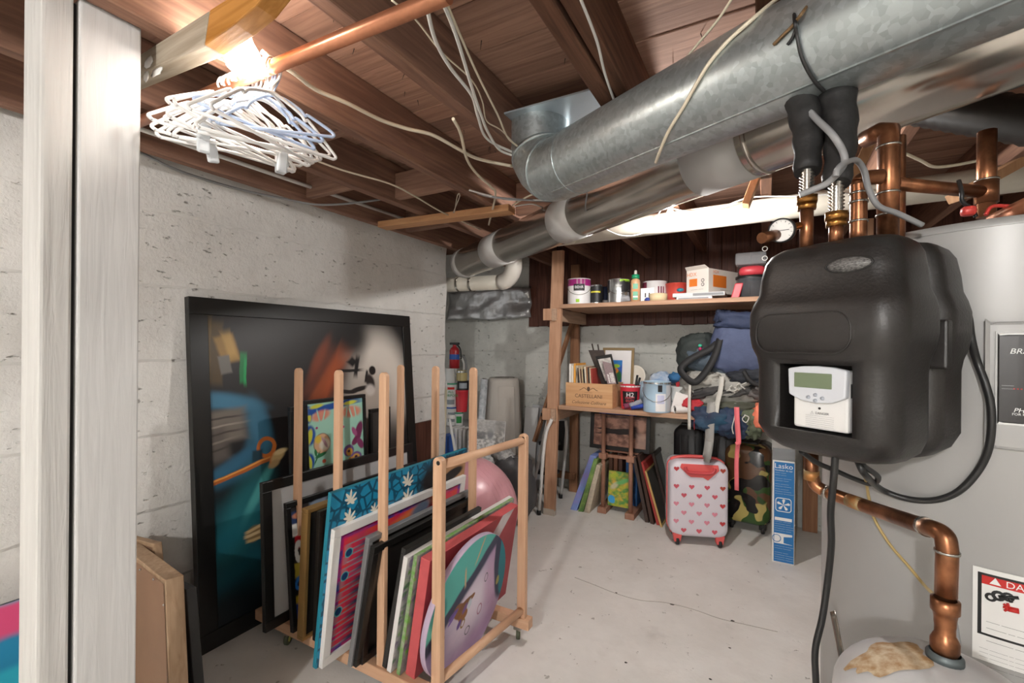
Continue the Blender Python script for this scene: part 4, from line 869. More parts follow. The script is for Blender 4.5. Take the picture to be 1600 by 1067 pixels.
# white frame with red lettering-like art
p = PL.px((503, 1046), (523, 829), (727, 756), .107); L = p.L
lay = [('b', .5*p.w, .5*p.h, .5*p.w-.055, .5*p.h-.055, 0, .01, '#e2483c'), ('n', 0, 0, .07, .05, 0, .3, '#e0245c', .8), L('e', 650, 800, 60, 8, 12, .7, '#e88a4a', .8), L('e', 660, 795, 14, 10, 10, .4, '#2a86a8', .8), L('e', 575, 930, 18, 90, 14, .7, '#2a6a86', .55)]
for k in range(9):
    y = 845+k*18.5; x = 571-k*3.4
    lay += [L('b', x, y, 24, 5.2, 0, .25, '#4fb0b4'), L('b', x, y, 22.5, 4, 0, .3, '#d93a52'), L('b', x+8, y-1, 12, 3.4, 0, .8, '#1f3f66', .85)]
    if k in (1, 3, 6): lay += [L('e', x-20, y+1, 6, 7, 0, .12, '#58b4b4'), L('e', x-20, y+1, 4.6, 5.6, 0, .15, '#23406a')]
framed('framed_print', 'white framed red and pink lettering print in the rack', p, .034, .02, M('white frame paint', '#e4e2df', .4), paint('red lettering print', '#3b3f96', lay, rough=.25))
# silver, black frames
p = PL.px((548, 1044), (577, 842), (732, 782), .107); framed('framed_print', 'silver grey framed picture right of the white framed print', p, .022, .02, M('silver frame', '#8f9092', .35, .5), M('dark print', '#24211f', .4))
p = PL.px((556, 1044), (585, 856), (734, 796), .107); framed('framed_print', 'glossy black framed picture next to the silver frame', p, .03, .02, m_blackf, M('dark print', '#24211f', .4))
p = PL.px((566, 1040), (577, 867), (725, 818), .107); L = p.L
lay = [L('b', 618, 905+6*k, 26, .9, 0, .3, '#b8242c') for k in range(4)] + [L('b', 612, 925+7*k, 14, .9, 0, .3, '#b8242c') for k in range(3)] + [L('b', 615, 872, 40, .8, 0, .4, '#b8b8b8')]
framed('framed_print', 'deep black framed dark print with red lines', p, .026, .034, M('deep brown black frame', '#1d1413', .3), paint('red line print', '#171414', lay, rough=.2), rec=.02)
p = PL.px((612, 1050), (644, 862), (760, 803), .107); p.o.x -= .03; framed('framed_print', 'black rounded frame behind the white edged canvas', p, .02, .02, M('soft black frame', '#2a2928', .5), M('dark print', '#24211f', .4))
# white-edged graffiti canvas
p = PL.px((610, 1052), (637, 872), (797, 798), .107); L = p.L
lay = [('o', 0, 0, .03, .06, 20, .5, '#7fbf3a', .9), ('o', .02, .01, .04, .05, 60, .4, '#8d7a9c', .9), ('n', .01, 0, .03, .03, 0, .2, '#d6d2d0', .8), ('o', .05, .03, .06, .03, 10, .3, '#3a7a4a', .7)]
canvas('canvas_painting', 'white edged canvas with green and purple flecks, left of red canvas', p, .02, paint('fleck canvas', '#b4aeb4', lay, warp=.02, ws=20), M('white canvas edge', '#dedbd8', .6))
p = PL.px((624, 1056), (652, 869), (800, 800), .107); L = p.L
lay = [('o', 0, 0, .025, .06, 20, .5, '#7fcf3a', .9), ('o', .02, .01, .04, .05, 60, .4, '#6d5a7c', .9), ('n', .01, 0, .03, .03, 0, .2, '#a6a2a4', .8)]
canvas('canvas_painting', 'grey canvas splashed with lime green, directly behind the red canvas', p, .016, paint('splash canvas', '#8f8f8a', lay, warp=.02, ws=20), M('splashed edge', '#9aa08a', .6, var=.6, vs=45, col2='#5f9a38'))
# red canvas
p = PL.px((647, 1062), (672, 877), (807, 812), .107); L = p.L
canvas('canvas_painting', 'thick coral red canvas behind the round painting', p, .042, paint('red canvas', '#a83e46', [L('b', 788, 812, 14, 10, 40, .1, '#d8d4d4'), ('n', 0, 0, .15, .1, 0, .5, '#93343c', .6)], rough=.5), M('coral canvas edge', '#c8575a', .55, var=.15, vs=12))
# round painting
p = PL((-1.006-.16*.262, 1.49-.268, .29-.262), (-1.006+.16*.262, 1.49-.268, .29+.262), .536); L = p.L; R_ = .268; cc = p.at(.268, p.h/2)
t = thing('round_painting', 'round painting of a small brown bird on lilac clouds, teal top', 'painting', p.at(.268, 0))
MB().lathe([(0, -.024), (R_-.002, -.024), (R_, -.022), (R_, -.001), (R_-.001, 0), (0, 0)], cc, p.n, 64).build('disc_edge', M('pale disc edge', '#b9a6bd', .55), t)
lay = [('n', .02, .01, .11, .07, 30, .35, '#cdb6d2', .7), ('e', .31, .42, .10, .09, 0, .7, '#8d80a8', .8), ('e', .06, .2, .07, .14, 10, .6, '#8a7aa6', .8), ('e', .29, .26, .14, .11, 30, .8, '#e6dcea'), ('e', .42, .28, .05, .16, 10, .7, '#b98db4', .6), ('e', .3, .07, .2, .05, 10, .7, '#b08cb4', .7),
  ('b', .09, .536, .5, .25, 33, .05, '#343a55'), ('b', .064, .58, .5, .25, 33, .03, '#58b8ae'), ('e', .48, .37, .055, .2, 10, .12, '#343a55'), ('e', .515, .36, .05, .2, 8, .1, '#1f7f8e'), ('e', .05, .34, .05, .05, 30, .2, '#2f8f8c', .9), ('b', .205, .40, .005, .04, 8, .4, '#c8b08a'), ('b', .29, .48, .005, .05, -30, .4, '#c8b08a'), ('e', .475, .27, .012, .02, 0, .2, '#a8a05a'),
  ('e', .20, .27, .05, .03, -35, .12, '#8a5a34'), ('e', .235, .285, .045, .016, 8, .12, '#7f5230'), ('e', .275, .29, .02, .01, 20, .15, '#8a5a34'), ('e', .225, .24, .03, .022, 0, .12, '#9a6436'), ('e', .23, .265, .02, .012, 50, .3, '#7a5a9a', .9), ('e', .155, .28, .03, .012, 20, .2, '#6c4f9a'), ('e', .15, .265, .028, .008, 40, .2, '#7c5fae'), ('e', .205, .215, .02, .012, 60, .2, '#6c4f9a'), ('e', .262, .268, .014, .02, 0, .3, '#c9d4e0', .9), ('r', .232, .205, .012, .016, 0, .25, '#9a7a4a', 1, .25),
  ('r', .10, .21, .014, .018, 0, .3, '#5a5a6a', .9, .15), ('r', .275, .15, .014, .016, 0, .3, '#5a5a6a', .9, .15), ('r', .37, .33, .012, .018, 0, .3, '#5a5a6a', .9, .15), ('r', .35, .2, .016, .02, 0, .3, '#a05a7a', .8, .15), ('r', .09, .1, .016, .018, 0, .3, '#e8e0ee', .8, .15)]
b = MB(); n_ = 64; b.add([p.at(.268+(R_-.001)*math.cos(2*math.pi*k/n_), p.h/2+(R_-.001)*math.sin(2*math.pi*k/n_), .0008) for k in range(n_)], [tuple(range(n_))])
b.uv = [(.268+R_*math.cos(2*math.pi*k/n_), .268+R_*math.sin(2*math.pi*k/n_)) for k in range(n_)]
b.build('picture', paint('bird picture', '#ad9abc', lay, warp=.018, ws=9, rough=.5), t)

# ---------------------------------------------------------------- left foreground stack
def hexthing(name, label, cat, cs, mats, bevel=.003):
    t = thing(name, label, cat, cs[0]); return t
m_kraft = M('kraft backing', '#8a6a52', .7, var=.12)
W_ASH = wood('ash edge', '#b59a7e', '#93775c', 'z', .55)
# canvas seen from its back: runs along x, leaning
top0 = V((-2.12, .80, .60)); n0 = V((0, .05, 0))
pn = onZ(258, 907, .55); bn = V((pn.x+.10, pn.y-.02, .0)); pf = onZ(140, 800, .62); pf = V((-2.13, pn.y+.05, .55)); bf = V((-2.05, pn.y+.03, 0))
e = V((.012, .048, 0))
t = thing('stretched_canvas', 'wood edged canvas turned to show its brown paper back by the post', 'canvas', bn)
MB().hexa([bf, bn, bn+e, bf+e, pf, pn, pn+e, pf+e]).build('wood_edge', W_ASH, t, bevel=.003)
f_ = V((0, -.0015, 0)); k_ = .012
MB().add([bf+f_, bn+f_+V((-.004, 0, 0)), pn+f_+V((-.006, 0, -k_)), pf+f_+V((0, 0, -k_))], [(0, 1, 2, 3)]).build('paper_backing', m_kraft, t)
b = MB()
for x_, y_ in ((219, 890), (240, 905), (256, 945)): b.ball(onY(x_, y_, pn.y-.003), .004, 8)
b.build('staple', m_steel, t)
off = V((.0, .075, .06)); t = thing('picture_frame', 'second wooden frame corner peeking out behind the canvas back', 'frame', bf+off)
pf2, pn2 = onY(170, 880, pn.y+.09), onY(241, 850, pn.y+.09); bn2 = V((pn2.x+.12, pn2.y, 0)); bf2 = V((-2.12, pn2.y, 0)); pf2 = V((-2.15, pn2.y, pn2.z-.02))
MB().hexa([bf2, bn2, bn2+V((0, .025, 0)), bf2+V((0, .025, 0)), pf2, pn2, pn2+V((0, .025, 0)), pf2+V((0, .025, 0))]).build('frame_body', W_ASH, t, bevel=.003)
MB().hexa([q+V((-.015, -.002, -.015 if i > 3 else 0)) for i, q in enumerate([bf2, bn2, bn2+V((0, .01, 0)), bf2+V((0, .01, 0)), pf2, pn2, pn2+V((0, .01, 0)), pf2+V((0, .01, 0))])]).build('frame_back', m_kraft, t)
qn = onY(290, 921, pn.y+.13); qb = V((qn.x+.12, qn.y-.02, 0)); qf = V((-2.0, qn.y, qn.z)); qbf = V((-1.95, qn.y-.02, 0)); e = V((.012, .03, 0))
t = thing('picture_frame', 'black framed panel leaning between canvas back and big painting', 'frame', qb)
MB().hexa([qbf, qb, qb+e, qbf+e, qf, qn, qn+e, qf+e]).build('frame_body', M('black grey frame', '#2d2c2c', .5), t, bevel=.003)
MB().hexa([q+V((-.02, -.002, -.02 if i > 3 else .02)) for i, q in enumerate([qbf, qb, qb+V((0, .01, 0)), qbf+V((0, .01, 0)), qf, qn, qn+V((0, .01, 0)), qf+V((0, .01, 0))])]).build('back_panel', m_blackp, t)
# coloured canvas left of the post
p = PL((-2.0, .18, 0), (-2.1, .18, .47), .36); 
canvas('canvas_painting', 'pink and turquoise canvas on the floor left of the white post', p, .02, paint('pink turquoise canvas', '#2aa7bf', [('b', .18, .42, .3, .06, 0, .2, '#d04a78'), ('b', .18, .52, .3, .03, 0, .2, '#3a2a4a'), ('e', .3, .33, .1, .05, 0, .3, '#1d7fa8')], warp=.03), M('dark canvas edge', '#2a2a38', .5))
# ---------------------------------------------------------------- shelving against the back wall
ZU, ZL = 1.625, .857
def sc_at(x, Y): p = onY(x, 550, Y); return (p-CAM).dot(FW)/F
W_SH = wood('shelf pine', '#c09c80', '#9c7860', 'x', .65); W_SHY = wood('shelf pine y', '#c2a288', '#a08470', 'y', .65); W_SHZ = wood('shelf pine z', '#c79f82', '#a87f64', 'z', .6); W_RB = wood('reddish pine z', '#a47858', '#865e44', 'z', .6)
sh = thing('shelving_unit', 'home-built pine shelving unit against the back wall', 'shelf', (-.5, 3.5, 0))
fb = onZ(857, 805, 0); ft = onY(871, 388, fb.y)
MB().hexa([fb+V((-.045, 0, 0)), fb+V((.045, 0, 0)), fb+V((.045, .04, 0)), fb+V((-.045, .04, 0)), V((ft.x-.045, fb.y, 2.04)), V((ft.x+.045, fb.y, 2.04)), V((ft.x+.045, fb.y+.04, 2.04)), V((ft.x-.045, fb.y+.04, 2.04))]).build('post', W_SHZ, sh, bevel=.003)
MB().box((fb.x-.046, fb.y-.001, 0), (fb.x+.046, fb.y+.041, .05)).build('post_foot', M('worn white foot', '#c9bfb2', .7, var=.3), sh)
rx = onY(898, 600, 3.86).x
MB().box((rx-.04, 3.84, 0), (rx+.04, 3.88, 2.04)).build('post', W_RB, sh, bevel=.003)
MB().box((.44, 3.215, 0), (.53, 3.255, 2.04)).build('post', W_SHZ, sh, bevel=.003)
rp = onZ(1265, 829, 0); MB().box((rp.x-.045, 3.86, 0), (rp.x+.045, 3.90, 1.6)).build('post', W_RB, sh, bevel=.003)
for z, n in ((ZU, 3), (ZL, 3)):
    for k in range(n):
        y0 = 3.2+.22*k; MB().box((-1.37, y0+.001, z-.03), (.5, y0+.217, z)).build('shelf_board', W_SH, sh, bevel=.002)
    for x in (-1.41, .42): MB().box((x-.019, 3.19, z-.125), (x+.019, 3.86, z-.031)).build('bracket', W_SHY, sh, bevel=.002)
    MB().box((-1.50, 3.19, z-.12), (-1.43, 3.214, z-.03)).build('bracket_end', W_SHZ, sh, bevel=.002)
MB().beam(onY(897, 495, 3.80), onY(835, 690, 3.6), .05, .025, (1, 0, 0)).build('brace', W_RB, sh, bevel=.002)
MB().box((rx-.25, 3.83, .11), (rx+.02, 3.87, .17)).build('lower_brace', W_RB, sh, bevel=.002)

def can(name, label, x, Y, zb, wpx, hpx, mats, cat='paint can', lid=True, handle=True, taper=1.0, txt=None):
    c = onY(x, 550, Y); k = sc_at(x, Y); r = wpx*k/2; h = hpx*k; o = V((c.x, Y, zb)); t = thing(name, label, cat, o)
    body, parts = mats
    MB().lathe([(0, 0), (r*taper, 0), (r*taper, .004), (r*(taper*.5+.5), h*.5), (r, h-.004), (r*1.02, h-.003), (r*1.02, h), (r*.93, h), (r*.93, h-.006), (0, h-.006)], o, n=36).build('body', body, t)
    tw = math.atan2((CAM-o).y, (CAM-o).x)
    for nm, z0, z1, a0, a1, mt in parts:
        b = MB(); vs = []; fs = []; n = 20
        for i in range(n+1):
            a = tw+math.radians(a0+(a1-a0)*i/n)
            for z in (z0, z1): rr = r*(taper+(1-taper)*z)+.0009; vs.append(o+V((rr*math.cos(a), rr*math.sin(a), z*h)))
        for i in range(n): fs.append((i*2, i*2+2, i*2+3, i*2+1))
        b.add(vs, fs, True); b.build(nm, mt, t)
    if handle:
        pts = []
        for i in range(13):
            a = tw+math.radians(-95+190*i/12); s_ = math.sin(math.pi*i/12); pts.append(o+V(((r+.004)*math.cos(a), (r+.004)*math.sin(a), h*(.78-.42*s_))))
        MB().tube(pts, .0018, 6).build('handle', m_steel, t)
    if txt:
        for (s_, z, size, mt) in txt:
            n_ = V((math.cos(tw), math.sin(tw), 0)); ex = V((-n_.y, n_.x, 0)); lettering(s_, o+n_*(r*1.01+.0016)+V((0, 0, z*h)), ex, (0, 0, 1), size, mt, t)
    return t
m_can = M('can steel', '#b9bcbc', .25, .9); m_wlab = M('white label', '#e4e2e2', .5); m_mag = M('magenta label', '#a3287a', .5); m_lime = M('lime print', '#9ccf2f', .5); m_blk = M('black print', '#1c1c1e', .5); m_yel = M('yellow print', '#d8cf3a', .5); m_navy = M('navy print', '#26304a', .5)
m_bluecan = M('pale blue label', '#a9c3d6', .45); m_redp = M('bucket red', '#d8394a', .4); m_whitep = M('bucket white', '#dfe0de', .4); m_greenp = M('green lid', '#1f8f62', .4)
can('paint_can', 'white paint can with magenta band, first on the upper shelf', 904, 3.33, ZU, 35, 40, (m_wlab, [('magenta_band', .72, .97, -180, 180, m_mag), ('black_badge', .52, .78, -28, 28, m_blk), ('lime_square', .08, .2, -16, 2, m_lime)]), txt=[('BEHR', .65, .028, m_wlab)])
can('paint_can', 'small black can with yellow band beside the magenta can', 931, 3.38, ZU, 19, 31, (m_can, [('dark_label', .12, .92, -120, 120, m_blk), ('yellow_band', .6, .68, -60, 40, m_yel)]), handle=False)
can('paint_can', 'small navy can half hidden behind the black can', 941, 3.5, ZU, 17, 30, (m_navy, [('grey_band', .1, .3, -90, 90, m_wlab)]), handle=False)
can('paint_can', 'shiny steel paint can with black and lime label', 966, 3.33, ZU, 34, 37, (m_can, [('black_label', .45, .93, 12, 75, m_blk), ('black_label', .45, .95, -110, -55, m_blk), ('lime_band', .88, .97, 5, 70, m_lime)]), txt=[('Valspar', .72, .016, m_wlab)])
can('paint_can', 'purple lidded can behind the glue bottle', 982, 3.55, ZU, 18, 34, (m_wlab, [('purple_band', .7, .97, -180, 180, m_mag)]), handle=False)
# glue bottle
c = onY(992, 550, 3.3); k = sc_at(992, 3.3); o = V((c.x, 3.3, ZU)); t = thing('glue_bottle', 'amber wood glue bottle with green cap on upper shelf', 'bottle', o); r = 7.2*k; h = 37*k
MB().lathe([(0, 0), (r, 0), (r, h*.86), (r*.9, h*.95), (r*.55, h)], o, n=24).build('body', M('amber glue', '#d9ac82', .3), t)
MB().lathe([(r*.6, h), (r*.85, h+.002), (r*.85, h+6*k), (r*.45, h+7*k)], o, n=20).build('cap', m_greenp, t)
MB().lathe([(r*.35, h+7*k), (r*.28, h+13*k), (0, h+14*k)], o, n=14).build('nozzle', M('nozzle', '#d8d0c6', .4), t)
tw = (CAM-o); tw.z = 0; tw.normalize(); sd = V((-tw.y, tw.x, 0))
for z0, z1, mt in ((.1, .78, m_greenp), (.45, .55, M('orange print', '#d9772a', .5)), (.2, .26, m_wlab)): MB().slab(o+tw*(r*.96)-sd*r*.5+V((0, 0, h*z0)), sd*r, V((0, 0, h*(z1-z0))), tw*(r*.08+(.001 if mt is not m_greenp else 0))).build('label', mt, t)
def boxthing(name, label, cat, x0, x1, Y, zb, hpx, depth, mat, rz=0, parts=(), bevel=.003):
    a, b_ = onY(x0, 550, Y), onY(x1, 550, Y); k = sc_at(x0, Y); h = hpx*k
    t = thing(name, label, cat, ((a.x+b_.x)/2, Y, zb), rz); w_ = (b_.x-a.x)/2
    MB().box((-w_, 0, 0), (w_, depth, h)).build('body', mat, t, local=True, bevel=bevel); t['w'] = w_; t['h'] = h
    return t, w_, h
# odds and ends of the upper shelf
o = MB().ball(onY(974, 466, 3.28)+V((0, 0, -.004)), (.05, .04, .026), 18, lump=.35, freq=3).build('plastic_bag', M('clear film', '#c8ccd2', .2, alpha=.45)); tag(o, 'crumpled clear plastic bag in front of the steel can', 'plastic bag')
o = MB().beam(onY(957, 473, 3.26), onY(972, 458, 3.28), .012, .01).build('blue_brush', M('blue plastic', '#3a6fb8', .4), bevel=.003); tag(o, 'blue plastic tool handle beside the clear bag', 'tool')
t, w_, h = boxthing('slotted_card', 'white slotted card standing between glue bottle and tape roll', 'card', 1000, 1022, 3.3, ZU, 22, .012, m_wlab)
for k_ in (-.3, .25): MB().box((w_*k_-.004, -.0012, h*.35), (w_*k_+.004, .001, h*.65)).build('slot', m_blk, t, local=True)
can('plastic_tub', 'white tub with maroon print behind the tape roll', 1022, 3.5, ZU, 36, 35, (m_wlab, [('maroon_print', .5, .95, -100, -40, M('maroon print', '#7c3448', .5))] + [('maroon_bars', .45, .75, a_, a_+7, M('maroon print', '#7c3448', .5)) for a_ in (15, 28, 41)]), 'tub', handle=False)
c = onY(1028, 464, 3.28); t = thing('tape_roll', 'wide roll of masking tape lying on upper shelf', 'tape', (c.x, 3.29, ZU)); k = sc_at(1028, 3.28)
MB().lathe([(.03, 0), (13.5*k, 0), (13.5*k, 12*k), (.03, 12*k), (.03, 0)], (c.x, 3.29, ZU), n=32).build('tape', M('masking tape', '#d8c39c', .6), t); MB().lathe([(.03, .001), (.0295, 12*k), (.028, 12*k), (.028, .001)], (c.x, 3.29, ZU), n=28).build('core', M('card core', '#a88a64', .7), t)
o = MB().ball(onY(1012, 470, 3.27)+V((0, 0, .008)), (.022, .02, .016), 14, lump=.2).build('tape_roll', M('blue tape', '#2a3f8a', .5)); tag(o, 'small dark blue roll in front of slotted card', 'tape')
can('red_bowl', 'red plastic bowl behind the books on upper shelf', 1056, 3.5, ZU, 33, 31, (M('bowl red', '#c84a3e', .4), []), 'bowl', handle=False, taper=.75)
t, w_, h = boxthing('flat_book', 'lower flat white book pack under the carton', 'book', 1056, 1112, 3.26, ZU, 5, .2, m_wlab); MB().box((-w_*.9, -.001, h*.3), (w_*.8, .01, h*.75)).build('pages', M('grey pages', '#8c8f92', .6), t, local=True)
t, w_, h2 = boxthing('flat_book', 'upper flat grey book pack directly under the carton', 'book', 1050, 1132, 3.26, ZU+h, 6, .22, M('pale grey card', '#bfc2c2', .5)); MB().box((-w_*.2, -.0012, h2*.2), (w_*.95, .01, h2*.8)).build('spine', M('dark grey card', '#6f7274', .5), t, local=True)
o = MB().ball(onY(1063, 453, 3.25), (.024, .02, .013), 14).build('tape_ball', M('teal plastic', '#2b7486', .4)); tag(o, 'teal oval case in front of the books', 'case')
# carton
cz = ZU+h+h2; cn = onY(1107, 455, 3.27); k = sc_at(1107, 3.27)
t = thing('carton', 'white and orange carton lying on the books', 'box', (cn.x, 3.27, cz), math.radians(-28))
cw, cl, ch = 40*k, .34, 38*k
m_carton = M('white carton', '#d9d2ca', .6); m_org = M('orange print', '#d9622e', .5)
MB().box((-cw, 0, 0), (0, cl, ch)).build('body', m_carton, t, local=True, bevel=.002)
MB().add([(-cw, cl*.0, ch), (0, 0, ch), (-.01, -.03, ch+.02), (-cw+.01, -.03, ch+.02)], [(0, 1, 2, 3)]).build('flap', m_carton, t, local=True, solid=.002)
MB().box((-cw*.86, -.0012, ch*.3), (-cw*.5, 0, ch*.62)).build('orange_patch', m_org, t, local=True); MB().box((0, .05, ch*.25), (.0012, .2, ch*.75)).build('orange_patch', m_org, t, local=True)
IWc = INV[t.name].inverted(); exc = IWc.to_3x3() @ V((1, 0, 0)); eyc = IWc.to_3x3() @ V((0, 1, 0))
lettering('HDX', IWc @ V((-cw*.75, -.0014, ch*.8)), exc, (0, 0, 1), .035, m_org, t); lettering('HDX', IWc @ V((.0014, .08, ch*.87)), eyc, (0, 0, 1), .03, m_org, t)
lettering('\u2014\u2014\u2014 \u2014\u2014', IWc @ V((-cw*.5, -.0014, ch*.16)), exc, (0, 0, 1), .018, m_blk, t); lettering('\u2014\u2014 \u2014\u2014\u2014 \u2014', IWc @ V((.0014, .19, ch*.16)), eyc, (0, 0, 1), .018, m_blk, t)
b = MB()
for zz_ in (.35, .52): b.lathe([(.012, 0), (.008, .0005)], (-cw*.25, -.001, ch*zz_), (0, -1, 0), 14)
b.build('outlet_drawing', m_blk, t, local=True)
# clear container with red piece
t = thing('storage_jar', 'clear plastic container with red and black contents by the pump', 'container', onY(1175, 462, 3.3)); c = V((onY(1175, 462, 3.3).x, 3.36, ZU)); k = sc_at(1175, 3.3)
MB().lathe([(.06, 0), (.085, .01), (.095, .13)], c, n=28).build('jar', M('clear plastic', '#5c6064', .12, alpha=.55), t); MB().lathe([(.1, .13), (.1, .145), (0, .146)], c, n=28).build('lid', m_blackp, t)
MB().ball(c+V((0, 0, .18)), (.08, .06, .035), 16, sq=.7).build('red_piece', M('tool red', '#c8404a', .4), t); MB().box(c+V((-.1, -.05, .22)), c+V((.08, .06, .30))).build('clear_box', M('clear plastic 2', '#9a9c9e', .12, alpha=.5), t, bevel=.012)
for dz in (.25, .31): MB().tube([c+V((.07+.014*math.cos(a), -.06, dz+.014*math.sin(a))) for a in [2*math.pi*q/14 for q in range(14)]], .003, 6, closed=True).build('ring', m_white, t)
o = MB().slab(onY(1139, 474, 3.28), (.05, 0, 0), (.035, .0, .13), (0, .03, 0)).build('red_tool', M('tool red', '#c8404a', .4), bevel=.006); tag(o, 'red plastic scraper leaning on the clear container', 'tool')

# ---------------------------------------------------------------- lower shelf
W_CR = wood('crate wood', '#d6ae84', '#c39468', 'x', .55)
Yc = 3.225; a, b_ = onY(884, 600, Yc), onY(957, 600, Yc); hz = onY(900, 598, Yc).z-ZL
t = thing('wine_crate', 'pale wooden wine crate with dark printing holding records', 'crate', ((a.x+b_.x)/2, Yc, ZL)); x0, x1 = a.x, b_.x; dp = .27
for p, q in (((x0, Yc, ZL), (x1, Yc+.012, ZL+hz)), ((x0, Yc+dp, ZL), (x1, Yc+dp+.012, ZL+hz))): MB().box(p, q).build('crate_side', W_CR, t, bevel=.0015)
for x in (x0, x1-.012): MB().box((x, Yc+.012, ZL), (x+.012, Yc+dp, ZL+hz)).build('crate_end', W_CR, t, bevel=.0015)
MB().box((x0+.012, Yc+.012, ZL), (x1-.012, Yc+dp, ZL+.01)).build('crate_bottom', W_CR, t)
m_cink = M('brown ink', '#5a4434', .7); xm = (x0+x1)/2
lettering('CASTELLANI', (xm, Yc-.0004, ZL+hz*.45), (1, 0, 0), (0, 0, 1), .038, m_cink, t); lettering('Collezione Collinare', (xm, Yc-.0004, ZL+hz*.18), (1, 0, 0), (0, 0, 1), .032, m_cink, t, shear=.4)
b = MB(); cz_ = ZL+hz*.76
b.ball((xm, Yc-.0005, cz_), (.012, .0006, .018), 12)
for s_ in (-1, 1): b.tube(spline([(xm+s_*.014, Yc-.0005, cz_-.005), (xm+s_*.035, Yc-.0005, cz_+.008), (xm+s_*.055, Yc-.0005, cz_-.004), (xm+s_*.07, Yc-.0005, cz_-.01)], 5), .0018, 5)
b.beam((xm-.03, Yc-.0005, cz_-.027), (xm+.03, Yc-.0005, cz_-.027), .002, .001); b.build('crest_print', m_cink, t)
cols = ['#e9e6df', '#e3ddcf', '#e0a045', '#d8cbb4', '#4a3a36', '#b7a58c', '#3a3634', '#d9c7a8', '#7a5a4a', '#c9b48e', '#2f2b2a', '#e0d6c0', '#a87a5a', '#463c38', '#d2bfa0', '#b5483f']
nm_ = ['white', 'cream', 'orange', 'buff', 'dark brown', 'tan', 'black', 'sand', 'chestnut', 'khaki', 'charcoal', 'ivory', 'copper brown', 'umber', 'straw', 'brick red']
x = x0+.018
for i, cc in enumerate(cols):
    th = random.choice((.006, .008, .01)) if i > 2 else .015; hh = .30-.02*(i > 3)+random.uniform(-.015, .012); ln = .045*i/16
    o = MB().slab((x, Yc+.022, ZL+.012), (th, 0, 0), (0, .225, 0), (-.035+ln*.4 if i > 4 else .0, 0, hh)).build('record_sleeve', M('sleeve %d' % i, cc, .6), bevel=.001); tag(o, '%s record sleeve standing in the wine crate, number %d from the left' % (nm_[i], i+1) if False else 'thin %s record sleeve standing in the wine crate' % nm_[i], 'record', 'record sleeves in the wine crate'); x += th+.0035
m_dk = M('dark stained wood', '#3a302c', .5)
def leanframe(label, bl, tl, tr, Y, fw, fm, pic, th=.018, name='framed_picture', matw=0, matm=None):
    o = onY(*bl, Y); tp = onY(*tl, Y); k = onY(*tr, Y); p = PL(o, tp, (k-tp).length, (k-tp)); return framed(name, label, p, fw, th, fm, pic, matw=matw, matm=matm, rec=.005)
lay = [('e', .5, .3, .5, .3, 0, .2, '#2f6a3a'), ('e', .4, .55, .3, .12, 0, .2, '#e08a2a'), ('e', .4, .55, .1, .06, 0, .2, '#5a2a7a'), ('b', .5, .9, .5, .12, 0, .2, '#2f7ac0'), ('e', .5, .75, .3, .08, 0, .3, '#9ac83a')]
fp = leanframe('gold framed picture with white mat and bright print behind the crate', (948, 610), (942, 543), (991, 546), 3.56, .02, M('gold brown frame', '#8a7450', .4, .3), paint('bright print', '#2a58b0', lay), matw=0, name='framed_picture') if False else None
o = onY(942, 600, 3.56); o.z = ZL; tp = onY(942, 543, 3.6); tr_ = onY(991, 547, 3.6); p = PL(V((tp.x, 3.56, ZL)), tp, (tr_-tp).length)
p = PL(V((tp.x, 3.54, ZL)), tp, tr_.x-tp.x, (1, 0, 0))
t = framed('framed_picture', 'gold framed picture with white mat and bright print behind the crate', p, .02, .02, M('gold brown frame', '#8a7450', .4, .3), None, matw=.01, matm=m_wlab)
q = quad('picture', [p.at(.07, .16, -.004), p.at(p.w-.09, .16, -.004), p.at(p.w-.09, p.h-.1, -.004), p.at(.07, p.h-.1, -.004)], paint('bright print', '#2a58b0', lay), t)
# frames leaning in the crate
def slabthing(name, label, cat, c, mat, th, face=None, fm=None):   # c: bl, br, tr, tl in the world
    c = [V(q) for q in c]; n = (c[1]-c[0]).cross(c[3]-c[0]).normalized(); t = thing(name, label, cat, (c[0]+c[1])/2)
    MB().hexa([c[0], c[1], c[1]-n*th, c[0]-n*th, c[3], c[2], c[2]-n*th, c[3]-n*th]).build('panel', mat, t, bevel=.002)
    if fm:
        m_ = sum(c, V())/4; d = [m_+(q-m_)*face+n*.0008 for q in c]; quad('picture', d, fm, t)
    return t
Yq = 3.3
slabthing('framed_photo', 'black framed photo leaning in the crate beside the records', 'photo frame', [onY(945, 600, Yq), onY(966, 600, Yq), onY(955, 553, Yq), onY(930, 557, Yq)], m_blackf, .015, .78, M('photo grey', '#8a8480', .5, var=.5, vs=20, col2='#d8d4cf'))
slabthing('framed_photo', 'mauve print with white dots leaning at front of the crate', 'photo frame', [onY(949, 600, Yq-.03), onY(963, 600, Yq-.03), onY(955, 568, Yq-.03), onY(941, 564, Yq-.03)], M('mauve card', '#8f7d7e', .6), .006, .9, paint('dots', '#8f7d7e', [('b', .75, .25, .25, .3, 0, .1, '#d6d0cc'), ('b', .3, .2, .1, .25, 0, .1, '#e3dedb'), ('o', 0, 0, .06, .06, 0, .2, '#7d6b70')]))
slabthing('framed_photo', 'dark wooden picture frame leaning back in the crate', 'photo frame', [onY(940, 600, 3.38), onY(957, 600, 3.38), onY(943, 547, 3.38), onY(919, 547, 3.38)], m_dk, .012, .8, M('dark cloth', '#4a403b', .7, var=.4, vs=30))
b = MB(); b.tube([onY(928, 550, 3.4), onY(925, 537, 3.4)], .006, 8); b.tube([onY(936, 550, 3.4), onY(934, 538, 3.4)], .006, 8); o = b.build('wooden_pegs', m_dk); tag(o, 'dark wooden hanger pegs above the crate frames', 'pegs')
